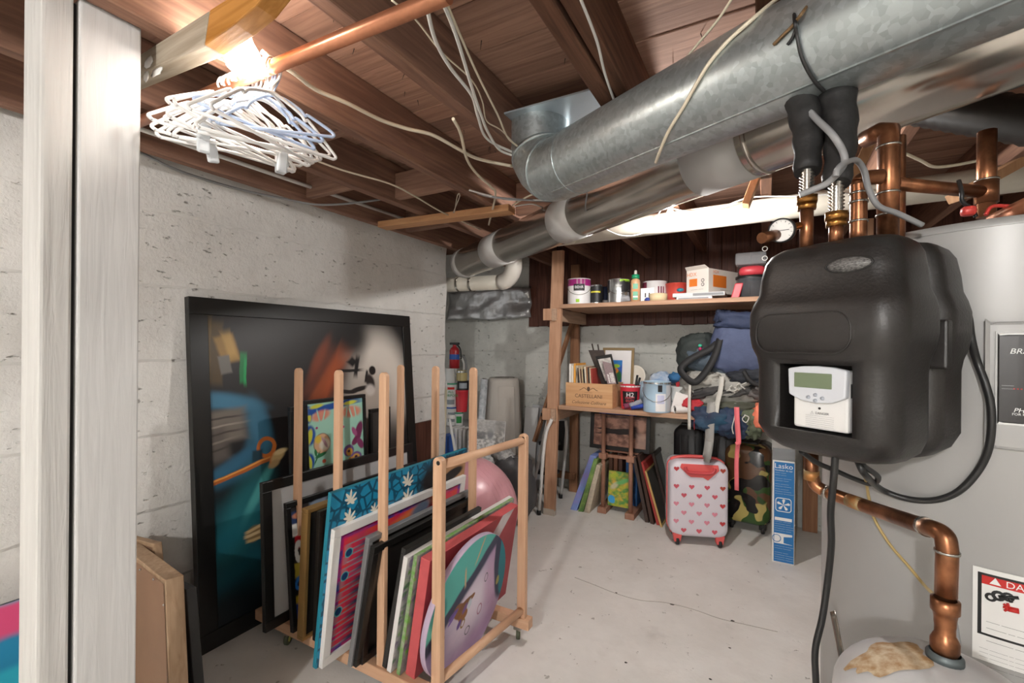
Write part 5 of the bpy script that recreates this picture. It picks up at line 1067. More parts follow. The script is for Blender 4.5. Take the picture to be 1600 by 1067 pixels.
# plate, bucket, rolls, blue can
c = onY(992, 588, 3.6); n_ = V((-.15, -1, .25)).normalized(); t = thing('paper_plate', 'white round plate propped behind the red bucket', 'plate', c)
MB().lathe([(0, .0), (.06, .0), (.075, .008), (.088, .01), (.088, .008), (.075, .004), (0, -.004)], c, n_, 36).build('plate', M('off white plate', '#e3ddd0', .6), t)
can('bucket', 'red bucket with black label and brushes on lower shelf', 985, 3.32, ZL, 31, 37, (m_redp, [('black_label', .12, .75, -48, 48, m_blk), ('rim', .92, 1.0, -180, 180, m_whitep)]), 'bucket', handle=False, taper=.86, txt=[('H2', .6, .045, m_wlab), ('HEAVY\nDUTY\nFILL', .36, .022, m_redp)])
for (x, y, x2, y2, l) in ((990, 604, 1000, 590, 'right'), (990, 604, 996, 586, 'left')):
    o = MB().tube([onY(x, y+18, 3.32), onY(x2, y2, 3.32)], .008, 8, flat=1.4).build('paint_brush', m_blackp); tag(o, 'black handled brush standing in red bucket, %s one' % l, 'brush')
for (x, y, x2, y2, r, cc, l) in ((975, 638, 990, 632, .02, '#7a3550', 'maroon fabric roll lying before the red bucket'), (984, 634, 1003, 627, .018, '#8d8f98', 'grey fabric roll lying before the red bucket'), (986, 640, 1006, 634, .017, '#243f96', 'dark blue fabric roll on the shelf edge')):
    P0, P1 = onY(x, y, 3.24), onY(x2, y2, 3.26); P0.z = max(P0.z, ZL+r+.001); P1.z = max(P1.z, ZL+r+.001); o = MB().tube([P0+(P1-P0)*q/6 for q in range(7)], [r*(1+.08*math.sin(q*2)) for q in range(7)], 14).build('fabric_roll', M('roll '+cc, cc, .8, bump=.3, bs=60)); tag(o, l, 'roll')
can('paint_can', 'large pale blue paint can in the middle of the lower shelf', 1027, 3.27, ZL, 41, 47, (m_bluecan, [('white_panel', .05, .62, -5, 38, m_wlab), ('grey_panel', .06, .9, 40, 100, M('can grey', '#c3c9ce', .4)), ('lilac_swatch', .3, .58, 2, 32, M('lilac swatch', '#b9bede', .5)), ('steel_rim', .93, 1.0, -180, 180, m_can), ('round_badge', .68, .9, 4, 22, m_blk)]), txt=None)
# blue chip bag and papers
o = MB().ball(onY(1033, 586, 3.55), (.095, .05, .115), 26, sq=.7, lump=.18, freq=2.2, seed=2).build('snack_bag', paint('x', '#2f78b8', []) if False else M('blue foil bag', '#3a7fb8', .35, var=.5, vs=9, col2='#cdd4da')); tag(o, 'blue and white plastic bag behind the pale blue can', 'bag'); o.location.z = ZL+.02
o = MB().ball(onY(1005, 625, 3.5), (.05, .04, .09), 20, lump=.25, seed=4).build('plastic_bag', M('bluish film', '#9db4c4', .3, var=.4, vs=9)); tag(o, 'bluish plastic wrap behind bucket and blue can', 'plastic bag'); o.location.z = ZL
can('plastic_tub', 'plain white tub right of the pale blue can', 1062, 3.4, ZL, 30, 38, (m_whitep, []), 'tub', taper=.88)
for (x, y, w_, h_, cc, l, sd_) in ((1068, 600, .05, .05, '#c83a44', 'red cloth bundle on top of the white tub', 5), (1056, 590, .05, .035, '#2a5f8c', 'blue striped cloth on top of the white tub', 6), (1076, 612, .035, .04, '#d8d4ce', 'white cloth hanging beside the white tub', 7)):
    o = MB().ball(onY(x, y, 3.42), (w_, .05, h_), 20, lump=.35, freq=2.5, seed=sd_).build('cloth_bundle', M('cloth '+cc, cc, .8)); tag(o, l, 'cloth')
P0, P1 = onY(1054, 650, 3.235), onY(1082, 642, 3.3); P0.z = P1.z = ZL+.027; t = thing('paper_roll', 'white paper roll lying at the front of lower shelf', 'roll', P0)
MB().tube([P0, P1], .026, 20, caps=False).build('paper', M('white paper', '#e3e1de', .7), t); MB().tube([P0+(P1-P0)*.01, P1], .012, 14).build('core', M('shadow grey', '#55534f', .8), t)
t = slabthing('paper_sheet', 'white curled paper sheet right of the blue can', 'paper', [onY(1046, 645, 3.3), onY(1066, 648, 3.3), onY(1076, 618, 3.3), onY(1056, 612, 3.3)], M('white paper', '#e3e1de', .7), .002)

# ---------------------------------------------------------------- heap of bags and clothes
def lump(name, label, cat, x, y, Y, rx_, ry_, rz_, col, seed, sq=.8, lp=.22, fr=2.4, rot=0, col2=None, n=44, par=None, nm='body'):
    c = onY(x, y, Y); k = sc_at(x, Y); m_ = M('fabric %s %d' % (col, seed), col, .75, var=.35 if col2 is None else 1, vs=5, bump=.35, bs=35, col2=col2)
    b = MB().ball(c, (rx_*k, ry_, rz_*k), n, sq=sq, lump=lp, freq=fr, seed=seed, rot=Matrix.Rotation(math.radians(rot), 3, 'Y'))
    if par: return b.build(nm, m_, par)
    t = thing(name, label, cat, c-V((0, 0, rz_*k))); b.build(nm, m_, t); return t
def strap(t, pts, w_, mat, name='strap', th=.1):
    MB().tube(spline([onY(*p) for p in pts], 6), w_/2, 8, flat=th, hint=(0, 1, 0)).build(name, mat, t)
m_bst = M('black webbing', '#1d1d1e', .7); m_gst = M('grey webbing', '#9b9a96', .7); m_wst = M('pale webbing', '#c4c2ba', .7); m_cst = M('coral webbing', '#e8737a', .6)
def strap2(t, pts, w_, mat, name='strap'):   # flat ribbon facing the room
    P = spline([onY(*p) for p in pts], 6); b = MB(); vs = []; fs = []
    for i, p in enumerate(P):
        d = (P[min(i+1, len(P)-1)]-P[max(i-1, 0)]).normalized(); s_ = d.cross(V((-.3, -1, 0)).normalized()).normalized()*w_/2
        vs += [p-s_, p+s_]
    for i in range(len(P)-1): fs.append((2*i, 2*i+1, 2*i+3, 2*i+2))
    b.add(vs, fs, True); b.build(name, mat, t, solid=.003)
t = lump('navy_bag', 'navy blue roll-top bag on top of the bag heap', 'bag', 1160, 540, 3.38, 44, .10, 46, '#4c5674', 11, sq=.45, lp=.10, fr=2.0, rot=12, col2='#39415c')
lump(None, None, None, 1158, 502, 3.36, 38, .11, 14, '#2f3a57', 12, sq=.6, lp=.2, rot=4, par=t, nm='rolled_top'); lump(None, None, None, 1133, 497, 3.36, 14, .08, 12, '#242d47', 13, sq=.7, lp=.3, par=t, nm='fold')
t = lump('tote_bag', 'dark green and black tote with drooping straps beside the navy bag', 'bag', 1092, 556, 3.45, 30, .10, 34, '#2c3331', 21, sq=.6, lp=.15, rot=-15, col2='#1e2222')
lump(None, None, None, 1120, 568, 3.42, 48, .11, 20, '#4f5c68', 22, sq=.7, lp=.18, rot=14, par=t, nm='lower_panel')
strap2(t, [(1126, 525, 3.3), (1117, 555, 3.26), (1103, 580, 3.24), (1086, 597, 3.23), (1072, 590, 3.23), (1063, 577, 3.24), (1072, 566, 3.26), (1088, 556, 3.28), (1108, 546, 3.29), (1122, 535, 3.3)], .045, m_bst); strap2(t, [(1120, 522, 3.34), (1117, 540, 3.3), (1120, 552, 3.28)], .04, m_bst)
o = MB().ball(onY(1094, 540, 3.34), (.014, .012, .012), 10).build('zip_pull', M('mint plastic', '#3fae8c', .4), t); MB().ball(onY(1094, 545, 3.335), (.012, .01, .012), 10).build('zip_tag', M('magenta plastic', '#b02a5a', .4), t)
t = lump('backpack', 'grey hiking backpack lying on the shelf under the tote', 'backpack', 1130, 607, 3.42, 62, .16, 30, '#aaa9a2', 31, sq=.7, lp=.2, fr=3.0, rot=4, col2='#85847e', n=60)
for (x, y, rx_, rz_, col, sd_, rot) in ((1108, 612, 26, 9, '#3c3b3b', 32, -18), (1150, 612, 30, 8, '#474645', 33, -10), (1172, 590, 28, 12, '#22262e', 34, 0), (1185, 615, 16, 10, '#6f6a68', 35, 10), (1100, 592, 24, 10, '#a6a49c', 36, -8)):
    lump(None, None, None, x, y, 3.30, rx_, .05, rz_, col, sd_, sq=.8, lp=.3, rot=rot, par=t, nm='pocket')
strap2(t, [(1128, 588, 3.25), (1126, 608, 3.23), (1121, 630, 3.2), (1118, 652, 3.18)], .03, m_wst); strap2(t, [(1078, 596, 3.25), (1077, 630, 3.19), (1077, 671, 3.18)], .02, m_wst); strap2(t, [(1112, 628, 3.22), (1110, 650, 3.18), (1108, 690, 3.18), (1104, 716, 3.18)], .055, m_gst); strap2(t, [(1108, 690, 3.175), (1104, 722, 3.175)], .04, m_gst)
MB().tube(spline([onY(1162, 580, 3.2), onY(1172, 595, 3.18), onY(1190, 603, 3.18), onY(1200, 604, 3.2)], 6), .014, 10).build('grab_loop', m_bst, t)
b = MB()
for k_ in range(14):
    q = onY(1138+k_*1.6, 610-4*math.sin(k_*1.1)-k_*.4, 3.24); b.tube([q, q+V((.03*math.cos(k_), -.005, .02*math.sin(k_*2)))], .004, 6)
b.build('cord_tangle', m_wst, t)
lump('olive_jacket', 'olive green jacket squashed under the backpack', 'clothes', 1150, 636, 3.36, 60, .13, 11, '#56584a', 41, sq=.8, lp=.3, fr=3.2, rot=-2)
lump('red_garment', 'bright red garment under the left end of the backpack', 'clothes', 1086, 633, 3.34, 18, .10, 12, '#c5323c', 42, sq=.8, lp=.3)
lump('navy_clothes', 'dark navy folded clothes hanging over the shelf edge', 'clothes', 1118, 655, 3.28, 36, .11, 20, '#2b2d44', 43, sq=.7, lp=.25, fr=2.6, col2='#1d4a63')
t = lump('blue_jacket', 'deep blue jacket with pale drawcords over the shelf edge', 'clothes', 1146, 660, 3.26, 26, .09, 22, '#2a3a56', 44, sq=.75, lp=.28)
for pts in ([(1150, 640, 3.17), (1147, 655, 3.16), (1144, 668, 3.16), (1146, 678, 3.16)], [(1165, 648, 3.16), (1160, 655, 3.155), (1166, 660, 3.155), (1170, 652, 3.155), (1163, 648, 3.16)]): MB().tube(spline([onY(*p) for p in pts], 6), .0035, 6).build('drawcord', m_wst, t)
lump('green_jacket', 'sage green crumpled jacket right of the drawcord jacket', 'clothes', 1175, 660, 3.27, 17, .09, 24, '#5d6650', 45, sq=.8, lp=.3, fr=3.4)
lump('coral_garment', 'coral orange garment at the right end of the heap', 'clothes', 1190, 652, 3.25, 13, .09, 22, '#ee8466', 46, sq=.8, lp=.2)
t = thing('coral_strap', 'long coral webbing strap dangling from the clothes heap', 'strap', onY(1151, 765, 3.17)); strap2(t, [(1151, 636, 3.16), (1152, 660, 3.15), (1154, 688, 3.15), (1152, 694, 3.145)], .03, m_cst); strap2(t, [(1153, 694, 3.15), (1151, 720, 3.15), (1151, 766, 3.15)], .025, m_cst, 'tail'); MB().beam(onY(1150, 694, 3.14), onY(1156, 692, 3.14), .035, .006).build('buckle', m_cst, t)
o = MB().beam(onY(1085, 655, 3.19), onY(1085, 671, 3.19), .018, .004).build('red_tab', M('dark red webbing', '#8a1f24', .7)); tag(o, 'dark red strap end below the shelf edge', 'strap')
# ---------------------------------------------------------------- under the shelf
def on_floor(x, y): return onZ(x, y, 0)
def view_n(p): n = CAM-V(p); n.z = 0; return n.normalized()
# carry-on with hearts: local x to the right, y away, z up
m_shell = M('pale lilac shell', '#dcd6de', .35, var=.04); m_coral = M('coral plastic', '#e0605e', .4); m_tyre = M('black tyre', '#252424', .5)
c = onZ(1092, 855, 0); k = (c-CAM).dot(FW)/F; rz = math.atan2(RT.y, RT.x)-math.radians(10)
sw, shh, sd = 44*k, 119*k, .22
t = thing('heart_suitcase', 'pale carry-on suitcase printed with red and pink hearts', 'suitcase', c, rz)
z0 = 14*k
def rsec(x0, x1, z0_, z1_, r, y, n=6): return [(x, y, z) for x, z in rrect(x0, x1, z0_, z1_, r, n)]
secs = [rsec(-sw+i, sw-i, z0+i, z0+shh-i, .06-i*.4, y) for i, y in ((.03, 0), (.012, .006), (.003, .02), (0, .05), (0, sd-.05), (.003, sd-.02), (.02, sd))]
loft(secs, 's', m_shell, t).build('shell', m_shell, t, local=True)
MB().tube([V((x, sd*.5, z)) for x, y, z in rsec(-sw, sw, z0, z0+shh, .06, 0, 8)], .006, 6, closed=True).build('zip_band', m_coral, t, local=True)
P = [(-.3, .995), (.3, .995), (.52, .955), (.52, .90), (.3, .80), (.0, .775), (-.3, .80), (-.52, .90), (-.52, .955)]
P = [(-.62, .97), (.62, .97), (.66, .90), (.38, .80), (.28, .765), (.12, .80), (-.3, .80), (-.42, .83), (-.66, .92)]
hd = MB().prism([V((x*sw, .002, z0+shh*z)) for x, z in P], (0, -.008, 0)).build('handle_recess', m_coral, t, local=True, bevel=.003)
MB().tube(spline([V((x*sw, -.012, z0+shh*z)) for x, z in ((-.5, .93), (-.44, .88), (-.3, .862), (.3, .862), (.44, .88), (.5, .93))], 5), .011, 10).build('grip', M('dark coral', '#c74a4e', .4), hd, local=True)
MB().tube(spline([V((x*sw, sd*.45, z0+shh*z)) for x, z in ((-.9, .98), (-.7, 1.01), (-.3, 1.03), (.3, 1.03), (.7, 1.01), (.95, .95))], 5), .009, 8, flat=2.2).build('top_handle', m_coral, t, local=True)
for x in (-.72, .72):
    for y in (.03, sd-.03):
        f_ = MB().hexa([(x*sw-.02, y-.02, .02), (x*sw+.02, y-.02, .02), (x*sw+.02, y+.02, .02), (x*sw-.02, y+.02, .02), (x*sw-.03, y-.025, z0+.02), (x*sw+.03, y-.025, z0+.02), (x*sw+.03, y+.025, z0+.02), (x*sw-.03, y+.025, z0+.02)]).build('wheel_mount', m_coral, t, local=True, bevel=.004)
        MB().lathe([(0, -.009), (.02, -.009), (.024, -.006), (.024, .006), (.02, .009), (0, .009)], (x*sw, y-.012, .0245), (1, .2, 0), 18).build('wheel', m_tyre, f_, local=True)
def heart(cx, cz, s, y):
    pts = []
    for i in range(20):
        a = 2*math.pi*i/20; pts.append((cx+s*math.sin(a)**3, y, cz+s*(.8125*math.cos(a)-.3125*math.cos(2*a)-.125*math.cos(3*a)-.0625*math.cos(4*a))))
    return pts
HC = [M('heart red', '#b8383c', .5), M('heart rose', '#cf5a68', .5), M('heart pink', '#d98a9c', .5), M('heart brown red', '#b04a3a', .5)]
hb = [MB() for _ in HC]
for r in range(8):
    for q in range(4):
        x = -.78+q*.52+(.26 if r % 2 else 0); z = .90-r*.115
        if x > .82 or (abs(x) < .68 and z > .76): continue
        s = .0175; ci = (3 if x > .4 and r < 4 else 0) if (r < 2 or x > .55) else (1 if (r < 4 or x < -.6 and r < 3 or r > 6) else 2)
        hb[ci].add([V(p_) for p_ in heart(x*sw, z0+shh*z, s, -.0012)][::-1], [tuple(range(20))])
for b, mt in zip(hb, HC):
    if b.v: b.build('heart_print', mt, t, local=True)
# camouflage suitcase
m_camo, nt, bs_ = nodes('camouflage'); tcx = N(nt, 'ShaderNodeTexCoord'); col = rgb('#6b4a32')
def blot(scale, thr, cc, off, prev):
    mp = N(nt, 'ShaderNodeMapping'); mp.inputs['Location'].default_value = (off, off*1.7, off*.3); nt.links.new(tcx.outputs['Object'], mp.inputs[0]); n = N(nt, 'ShaderNodeTexNoise', i_Scale=scale, i_Detail=1.0); nt.links.new(mp.outputs[0], n.inputs[0])
    r = N(nt, 'ShaderNodeMapRange'); r.inputs[1].default_value = thr; r.inputs[2].default_value = thr+.01; nt.links.new(n.outputs[0], r.inputs[0]); return mixc(nt, r.outputs[0], prev, rgb(cc))
col = blot(6.5, .52, '#3d5a2c', 1.3, col); col = blot(7., .56, '#c2b06a', 4.1, col); col = blot(7., .58, '#1f1d1c', 7.7, col); nt.links.new(col, bs_.inputs['Base Color']); bs_.inputs['Roughness'].default_value = .2
c = onZ(1172, 838, 0); rz = math.atan2(RT.y, RT.x)-math.radians(36); k = (c-CAM).dot(FW)/F
t = thing('camouflage_suitcase', 'camouflage patterned suitcase standing behind the coral strap', 'suitcase', c+FW*.06, rz)
sw2, sh2, sd2 = .145, .55, .36; z0 = .06
secs = [rsec(-sw2+i, sw2-i, z0+i, z0+sh2-i, .07-i*.4, y) for i, y in ((.03, 0), (.01, .01), (0, .03), (0, sd2-.03), (.01, sd2-.01), (.03, sd2))]
loft(secs, 's', m_camo, t).build('shell', m_camo, t, local=True)
MB().tube([V((x, sd2*.5, z)) for x, y, z in rsec(-sw2, sw2, z0, z0+sh2, .07, 0, 8)], .008, 6, closed=True).build('zip_band', m_blackp, t, local=True)
secs = [rsec(-sw2-.045, -sw2+.004, z0+.01+i, z0+sh2-.02-i, .02, y) for i, y in ((.02, .04), (0, .06), (0, sd2-.06), (.02, sd2-.04))]
loft(secs, 's', m_blackp, t).build('side_pocket', m_blackp, t, local=True)
MB().box((-.06, .1, z0+sh2-.005), (.06, .24, z0+sh2+.02)).build('top_grip', m_blackp, t, local=True, bevel=.01)
for x in (-.1, .1):
    for y in (.05, sd2-.05):
        f_ = MB().box((x-.022, y-.022, .03), (x+.022, y+.022, z0+.03)).build('wheel_mount', m_blackp, t, local=True, bevel=.005)
        MB().lathe([(0, -.012), (.024, -.012), (.029, -.008), (.029, .008), (.024, .012), (0, .012)], (x, y, .0292), (1, .2, 0), 18).build('wheel', m_tyre, f_, local=True)
# black suitcases behind
for (x0_, x1_, Y, zt_, l) in ((1052, 1098, 3.62, .71, 'black suitcase standing behind the left side of heart suitcase'), (1090, 1150, 3.66, .69, 'dark soft suitcase behind the right side of heart suitcase')):
    a, b_ = onY(x0_, 700, Y), onY(x1_, 700, Y); t = thing('black_suitcase', l, 'suitcase', ((a.x+b_.x)/2, Y, 0)); w_ = (b_.x-a.x)/2
    secs = [rsec(-w_+i, w_-i, .04+i, zt_-i, .06-i*.4, y) for i, y in ((.02, 0), (0, .02), (0, .18), (.02, .2))]
    loft(secs, 's', m_blackp, t).build('shell', M('black suitcase shell', '#1c1c1f', .45), t, local=True)
    for q in (-.5, 0, .5): MB().box((w_*q-.006, -.003, .1), (w_*q+.006, .004, zt_-.06)).build('rib', m_blackp, t, local=True, bevel=.002)
    MB().box((-.06, .06, zt_-.002), (.06, .12, zt_+.015)).build('top_handle', m_blackp, t, local=True, bevel=.005)
    for q in (-.7, .7): MB().lathe([(0, -.01), (.02, -.01), (.02, .01), (0, .01)], (w_*q, .1, .02), (1, 0, 0), 14).build('wheel', m_tyre, t, local=True); MB().box((w_*q-.012, .088, .025), (w_*q+.012, .112, .06)).build('wheel_mount', m_blackp, t, local=True)
# fan carton
c = onZ(1241, 884, 0); e1 = onZ(1205, 873, 0); n_ = c-CAM; n_.z = 0; n_ = Matrix.Rotation(math.radians(3), 3, 'Z') @ n_.normalized(); ed = V((-n_.y, n_.x, 0)); fw_ = 36*(c-CAM).dot(FW)/F*math.cos(math.radians(32))
zt_ = onY(1243, 722, c.y).z; zt2 = onY(1243, 703, c.y).z
t = thing('fan_carton', 'tall narrow blue and white fan carton standing on the floor', 'box', c)
m_fb = M('carton blue', '#1d6fae', .5); m_cw = M('carton white', '#dcdad6', .55)
MB().slab(c, ed*fw_, n_*.33, V((0, 0, zt_))).build('carton_body', m_cw, t, bevel=.002)
g = n_*-.0012
def fq(name, u0, u1, v0, v1, mt, off=1.0): return quad(name, [c+g*off+ed*fw_*(1-u0)+V((0, 0, zt_*v0)), c+g*off+ed*fw_*(1-u1)+V((0, 0, zt_*v0)), c+g*off+ed*fw_*(1-u1)+V((0, 0, zt_*v1)), c+g*off+ed*fw_*(1-u0)+V((0, 0, zt_*v1))], mt, t)
fq('blue_face', .08, .97, .012, .985, m_fb)
ex = -ed; fp_ = lambda u, v, o=1.6: c+g*o+ed*fw_*(1-u)+V((0, 0, zt_*v))
lettering('Lasko', fp_(.5, .945), ex, (0, 0, 1), .042, m_ink, t); lettering('Ventilador de caja', fp_(.5, .905), ex, (0, 0, 1), .0125, m_ink, t)
D_ = '\u2014'
for v, n_l in ((.87, 2), (.815, 2), (.76, 2), (.70, 3)): lettering('\n'.join(D_*random.randint(2, 3)+' '+D_*random.randint(2, 4) for _ in range(n_l)), fp_(.12, v), ex, (0, 0, 1), .0135, m_ink, t, align='LEFT')
fq('white_band', .12, .88, .415, .445, m_ink, 1.4); fq('drawing_panel', .1, .9, .19, .29, m_ink, 1.4)
b = MB(); cc_ = fp_(.5, .57, 1.5); R1 = .04
b.tube([cc_+ex*x+V((0, 0, z)) for x, z in rrect(-R1, R1, -R1, R1, 0.015, 5)], .0025, 6, closed=True)
for q in range(5):
    a_ = 2*math.pi*q/5; d_ = ex*math.cos(a_)+V((0, 0, math.sin(a_))); d2_ = ex*math.cos(a_+.55)+V((0, 0, math.sin(a_+.55))); b.add([cc_, cc_+d_*.032, cc_+(d_+d2_).normalized()*.036, cc_+d2_*.03], [(0, 1, 2, 3)])
b.build('fan_emblem', m_ink, t)
b = MB(); cc_ = fp_(.42, .24, 1.8); b.tube([cc_+ex*(.022*math.cos(a_)-.025)+V((0, 0, .022*math.sin(a_))) for a_ in [2*math.pi*q/16 for q in range(16)]], .002, 5, closed=True); b.add([cc_+ex*.012+V((0, 0, -.025)), cc_+ex*.06+V((0, 0, -.03)), cc_+ex*.065+V((0, 0, .02)), cc_+ex*.012+V((0, 0, .012))], [(0, 1, 2, 3)]); b.build('drawing', m_fb, t)
for v, n_l in ((.36, 5), (.155, 2), (.07, 4)): lettering('\n'.join(D_*random.randint(3, 4)+' '+D_*random.randint(2, 3) for _ in range(n_l)), fp_(.12, v), ex, (0, 0, 1), .0135, m_ink, t, align='LEFT')
MB().slab(c+V((0, 0, zt_)), ed*fw_, V((0, 0, zt2-zt_)), n_*.006).build('open_flap', M('clear tape film', '#8f9396', .2, alpha=.6), t); MB().slab(c+V((0, 0, zt_))+n_*.3, ed*fw_, V((0, 0, zt2-zt_+.02)), n_*.006).build('open_flap', m_cw, t)
# small dowel stand with pictures
W_RD = wood('reddish dowel', '#b08670', '#976c58', 'z', .55); p1, p2 = onZ(942, 800, 0), onZ(985, 810, 0)
t = thing('dowel_stand', 'small wooden stand with two round uprights and blocks under shelf', 'stand', p1)
for p in (p1, p2):
    zt3 = .80; q = V((p.x, p.y, 0))
    MB().tube([q+V((0, 0, .02)), q+V((0, 0, zt3))], .0165, 14).build('dowel', W_RD, t)
    zb_ = onY(942, 712, p.y).z; MB().box(q+V((-.03, -.03, zb_-.02)), q+V((.03, .03, zb_+.025))).build('block', W_RD, t, bevel=.003)
    MB().box(q+V((-.035, -.035, 0)), q+V((.035, .33, .045))).build('foot', W_RD, t, bevel=.004)
MB().box((p1.x, p1.y+.02, onY(942, 712, p1.y).z-.012), (p2.x, p1.y+.05, onY(942, 712, p1.y).z+.012)).build('cross_bar', W_RD, t)
zf = onY(942, 712, p1.y).z+.026
o = MB().box((p1.x-.05, p1.y+.06, zf), (p2.x+.06, p1.y+.30, zf+.012)).build('ledge', W_RD, t)
p = PL(V((onY(910, 700, 3.4).x, p1.y+.07, zf+.013)), V((onY(910, 700, 3.4).x, p1.y+.10, zf+.013+62*.0049)), 98*.0049, (1, 0, 0))
lay = [('n', 0, 0, .06, .05, 0, .3, '#6e4c40', .9), ('e', .26, .15, .17, .022, 4, .2, '#2a1c18'), ('e', .36, .15, .05, .045, 0, .3, '#3a2822', .9), ('e', .15, .16, .10, .008, -3, .3, '#1e1412'), ('e', .15, .13, .10, .007, 4, .3, '#1e1412'), ('e', .41, .2, .03, .05, 0, .5, '#c79a86'), ('b', .42, .08, .04, .06, 0, .4, '#d8b8a8', .6), ('b', .25, .26, .2, .008, 0, .4, '#4a3a34', .7)]
framed('framed_picture', 'sepia figure picture in wide black frame on the dowel stand', p, .03, .02, m_blackf, paint('sepia picture', '#b98a76', lay, warp=.02, ws=18))
o = MB().box((onY(938, 650, 3.38).x, 3.35, .80), (onY(996, 650, 3.38).x, 3.6, .822)).build('blue_tray', M('royal blue plastic', '#1c3f9c', .4), bevel=.004); tag(o, 'royal blue tray wedged directly under the lower shelf', 'tray')
# books and canvases on the floor
def lean_board(name, label, cat, b0, b1, t1, t0, th, mat, fm=None, Yt=None, depth=.3):
    # near edge strip from floor pixels b0..b1 up to t0..t1; extends back by depth
    a, b_ = onZ(*b0, 0), onZ(*b1, 0); ta, tb = onY(*t0, a.y), onY(*t1, b_.y); tt = thing(name, label, cat, a); d = V((0, depth, 0))
    MB().hexa([a, b_, b_+d, a+d, ta, tb, tb+d, ta+d]).build('board', mat, tt, bevel=.002)
    if fm: quad('cover', [b_+V((.0008, .002, .002)), b_+d+V((.0008, 0, .002)), tb+d+V((.0008, 0, -.002)), tb+V((.0008, .002, -.002))], fm, tt)
    return tt
lean_board('canvas_painting', 'blue edged canvas leaning leftmost under the shelf', 'painting', (891, 796), (901, 798), (932, 713), (922, 711), .02, M('sky blue edge', '#6f95cc', .5, var=.4, vs=9, col2='#8f86c4'))
lean_board('canvas_painting', 'green edged canvas leaning beside the blue one', 'painting', (903, 799), (911, 800), (934, 718), (928, 716), .02, M('green edge', '#3c6a34', .5, var=.4, vs=9, col2='#8aa85a'))
lean_board('canvas_painting', 'cream striped canvas leaning beside the green one', 'painting', (912, 800), (921, 802), (938, 728), (932, 726), .02, M('cream edge', '#d3c6b0', .6, var=.3, vs=40))
q0 = onZ(944, 803, 0); q0.y += .06; q0.z = .046; p = PL(q0, q0+V((0, .03, 56*.0048)), 40*.0048, (1, 0, 0)); p.o.y = p1.y+.05
lay = [('n', 0, 0, .05, .04, 30, .3, '#e0b04a', .9), ('n', .3, .1, .06, .04, 0, .25, '#3f8f4a', .9), ('e', .03, .05, .028, .03, 0, .1, '#3fa0d8'), ('e', .05, .16, .04, .02, 40, .4, '#c8c4a0'), ('e', .12, .2, .06, .015, 20, .4, '#6ab46a')]
canvas('canvas_painting', 'lime green and yellow abstract canvas between the dowels', p, .025, paint('abstract', '#a8b83a', lay, warp=.03, ws=14), M('lime edge', '#8a9a3a', .5))
for i, (cc, l, dx, hh) in enumerate((('#6a4636', 'brown book standing behind the abstract canvas, left', -.01, .38), ('#8a5a42', 'tan book standing behind the abstract canvas', .03, .36), ('#5a3a30', 'dark brown book standing behind the abstract canvas', .07, .4), ('#2a62a0', 'blue book standing behind the abstract canvas', .13, .37))):
    w_ = .03 if i < 3 else .09; tt = thing('book', l, 'book', (p1.x+dx+.03, p1.y+.19, .046)); MB().box((p1.x+dx+.015, p1.y+.13, .0465), (p1.x+dx+.015+w_, p1.y+.28, .0465+hh)).build('cover', M('book '+cc, cc, .6), tt, bevel=.002); MB().box((p1.x+dx+.018, p1.y+.128, .06), (p1.x+dx+.012+w_, p1.y+.2, .0465+hh-.01)).build('spine_band', M('spine '+cc, cc, .5, var=.4, vs=20), tt)
for i, (b0, b1, t1, t0, cc, l) in enumerate((((1008, 816), (1014, 817), (993, 716), (988, 715), '#3a2a24', 'dark brown frame leaning right of the dowel stand'), ((1016, 818), (1022, 820), (999, 712), (995, 711), '#4a342c', 'second brown frame leaning right of the dowel stand'), ((1026, 820), (1031, 821), (1005, 724), (1001, 722), '#b03c38', 'red edged board leaning among the frames'))):
    lean_board('propped_canvas', l, 'frame', b0, b1, t1, t0, .02, M('frame '+cc, cc, .5), depth=.32)
a = onZ(1035, 824, 0); ta = onY(1010, 736, a.y); p = PL(a, ta, .36); p2_ = PL(V((a.x+.0, a.y, 0)), ta, .34)
framed('framed_print', 'thin gold framed dark print leaning nearest the heart suitcase', p2_, .012, .014, M('pale gold', '#c8a86a', .4, .3), M('dark print grey', '#5a5854', .3, var=.3, vs=8))
a = onZ(1042, 815, 0); a.y += .12; ta = onY(1022, 708, a.y); p2_ = PL(a, ta, .3); framed('framed_print', 'dark wooden framed print behind the gold framed one', p2_, .03, .02, M('dark walnut', '#3c2c26', .5), M('dark print grey', '#5a5854', .3, var=.3, vs=8))

# ---------------------------------------------------------------- left recess, ball and ladder
bc = V((-1.56, 2.24, .322)); t = thing('exercise_ball', 'large pink inflated exercise ball behind the rack', 'ball', (bc.x, bc.y, 0)); m_ball = M('pink vinyl', '#cf98a0', .3)
MB().ball(bc, .32, 56).build('ball', m_ball, t)
for q in range(-3, 4): z = q*.03; r = math.sqrt(.32**2-z*z); MB().tube([bc+V((r*math.cos(a), z, r*math.sin(a))) for a in [2*math.pi*i/60 for i in range(60)]], .0015, 5, closed=True).build('ridge', m_ball, t)
o = MB().slab(onX(645, 727, -2.17)+V((0, 0, -.7)), (0, .2, 0), (0, 0, .75), (.02, 0, 0)).build('dark_board', W_PANEL); o.location.z = 0; tag(o, 'dark brown board leaning on the left wall behind the rack', 'board')
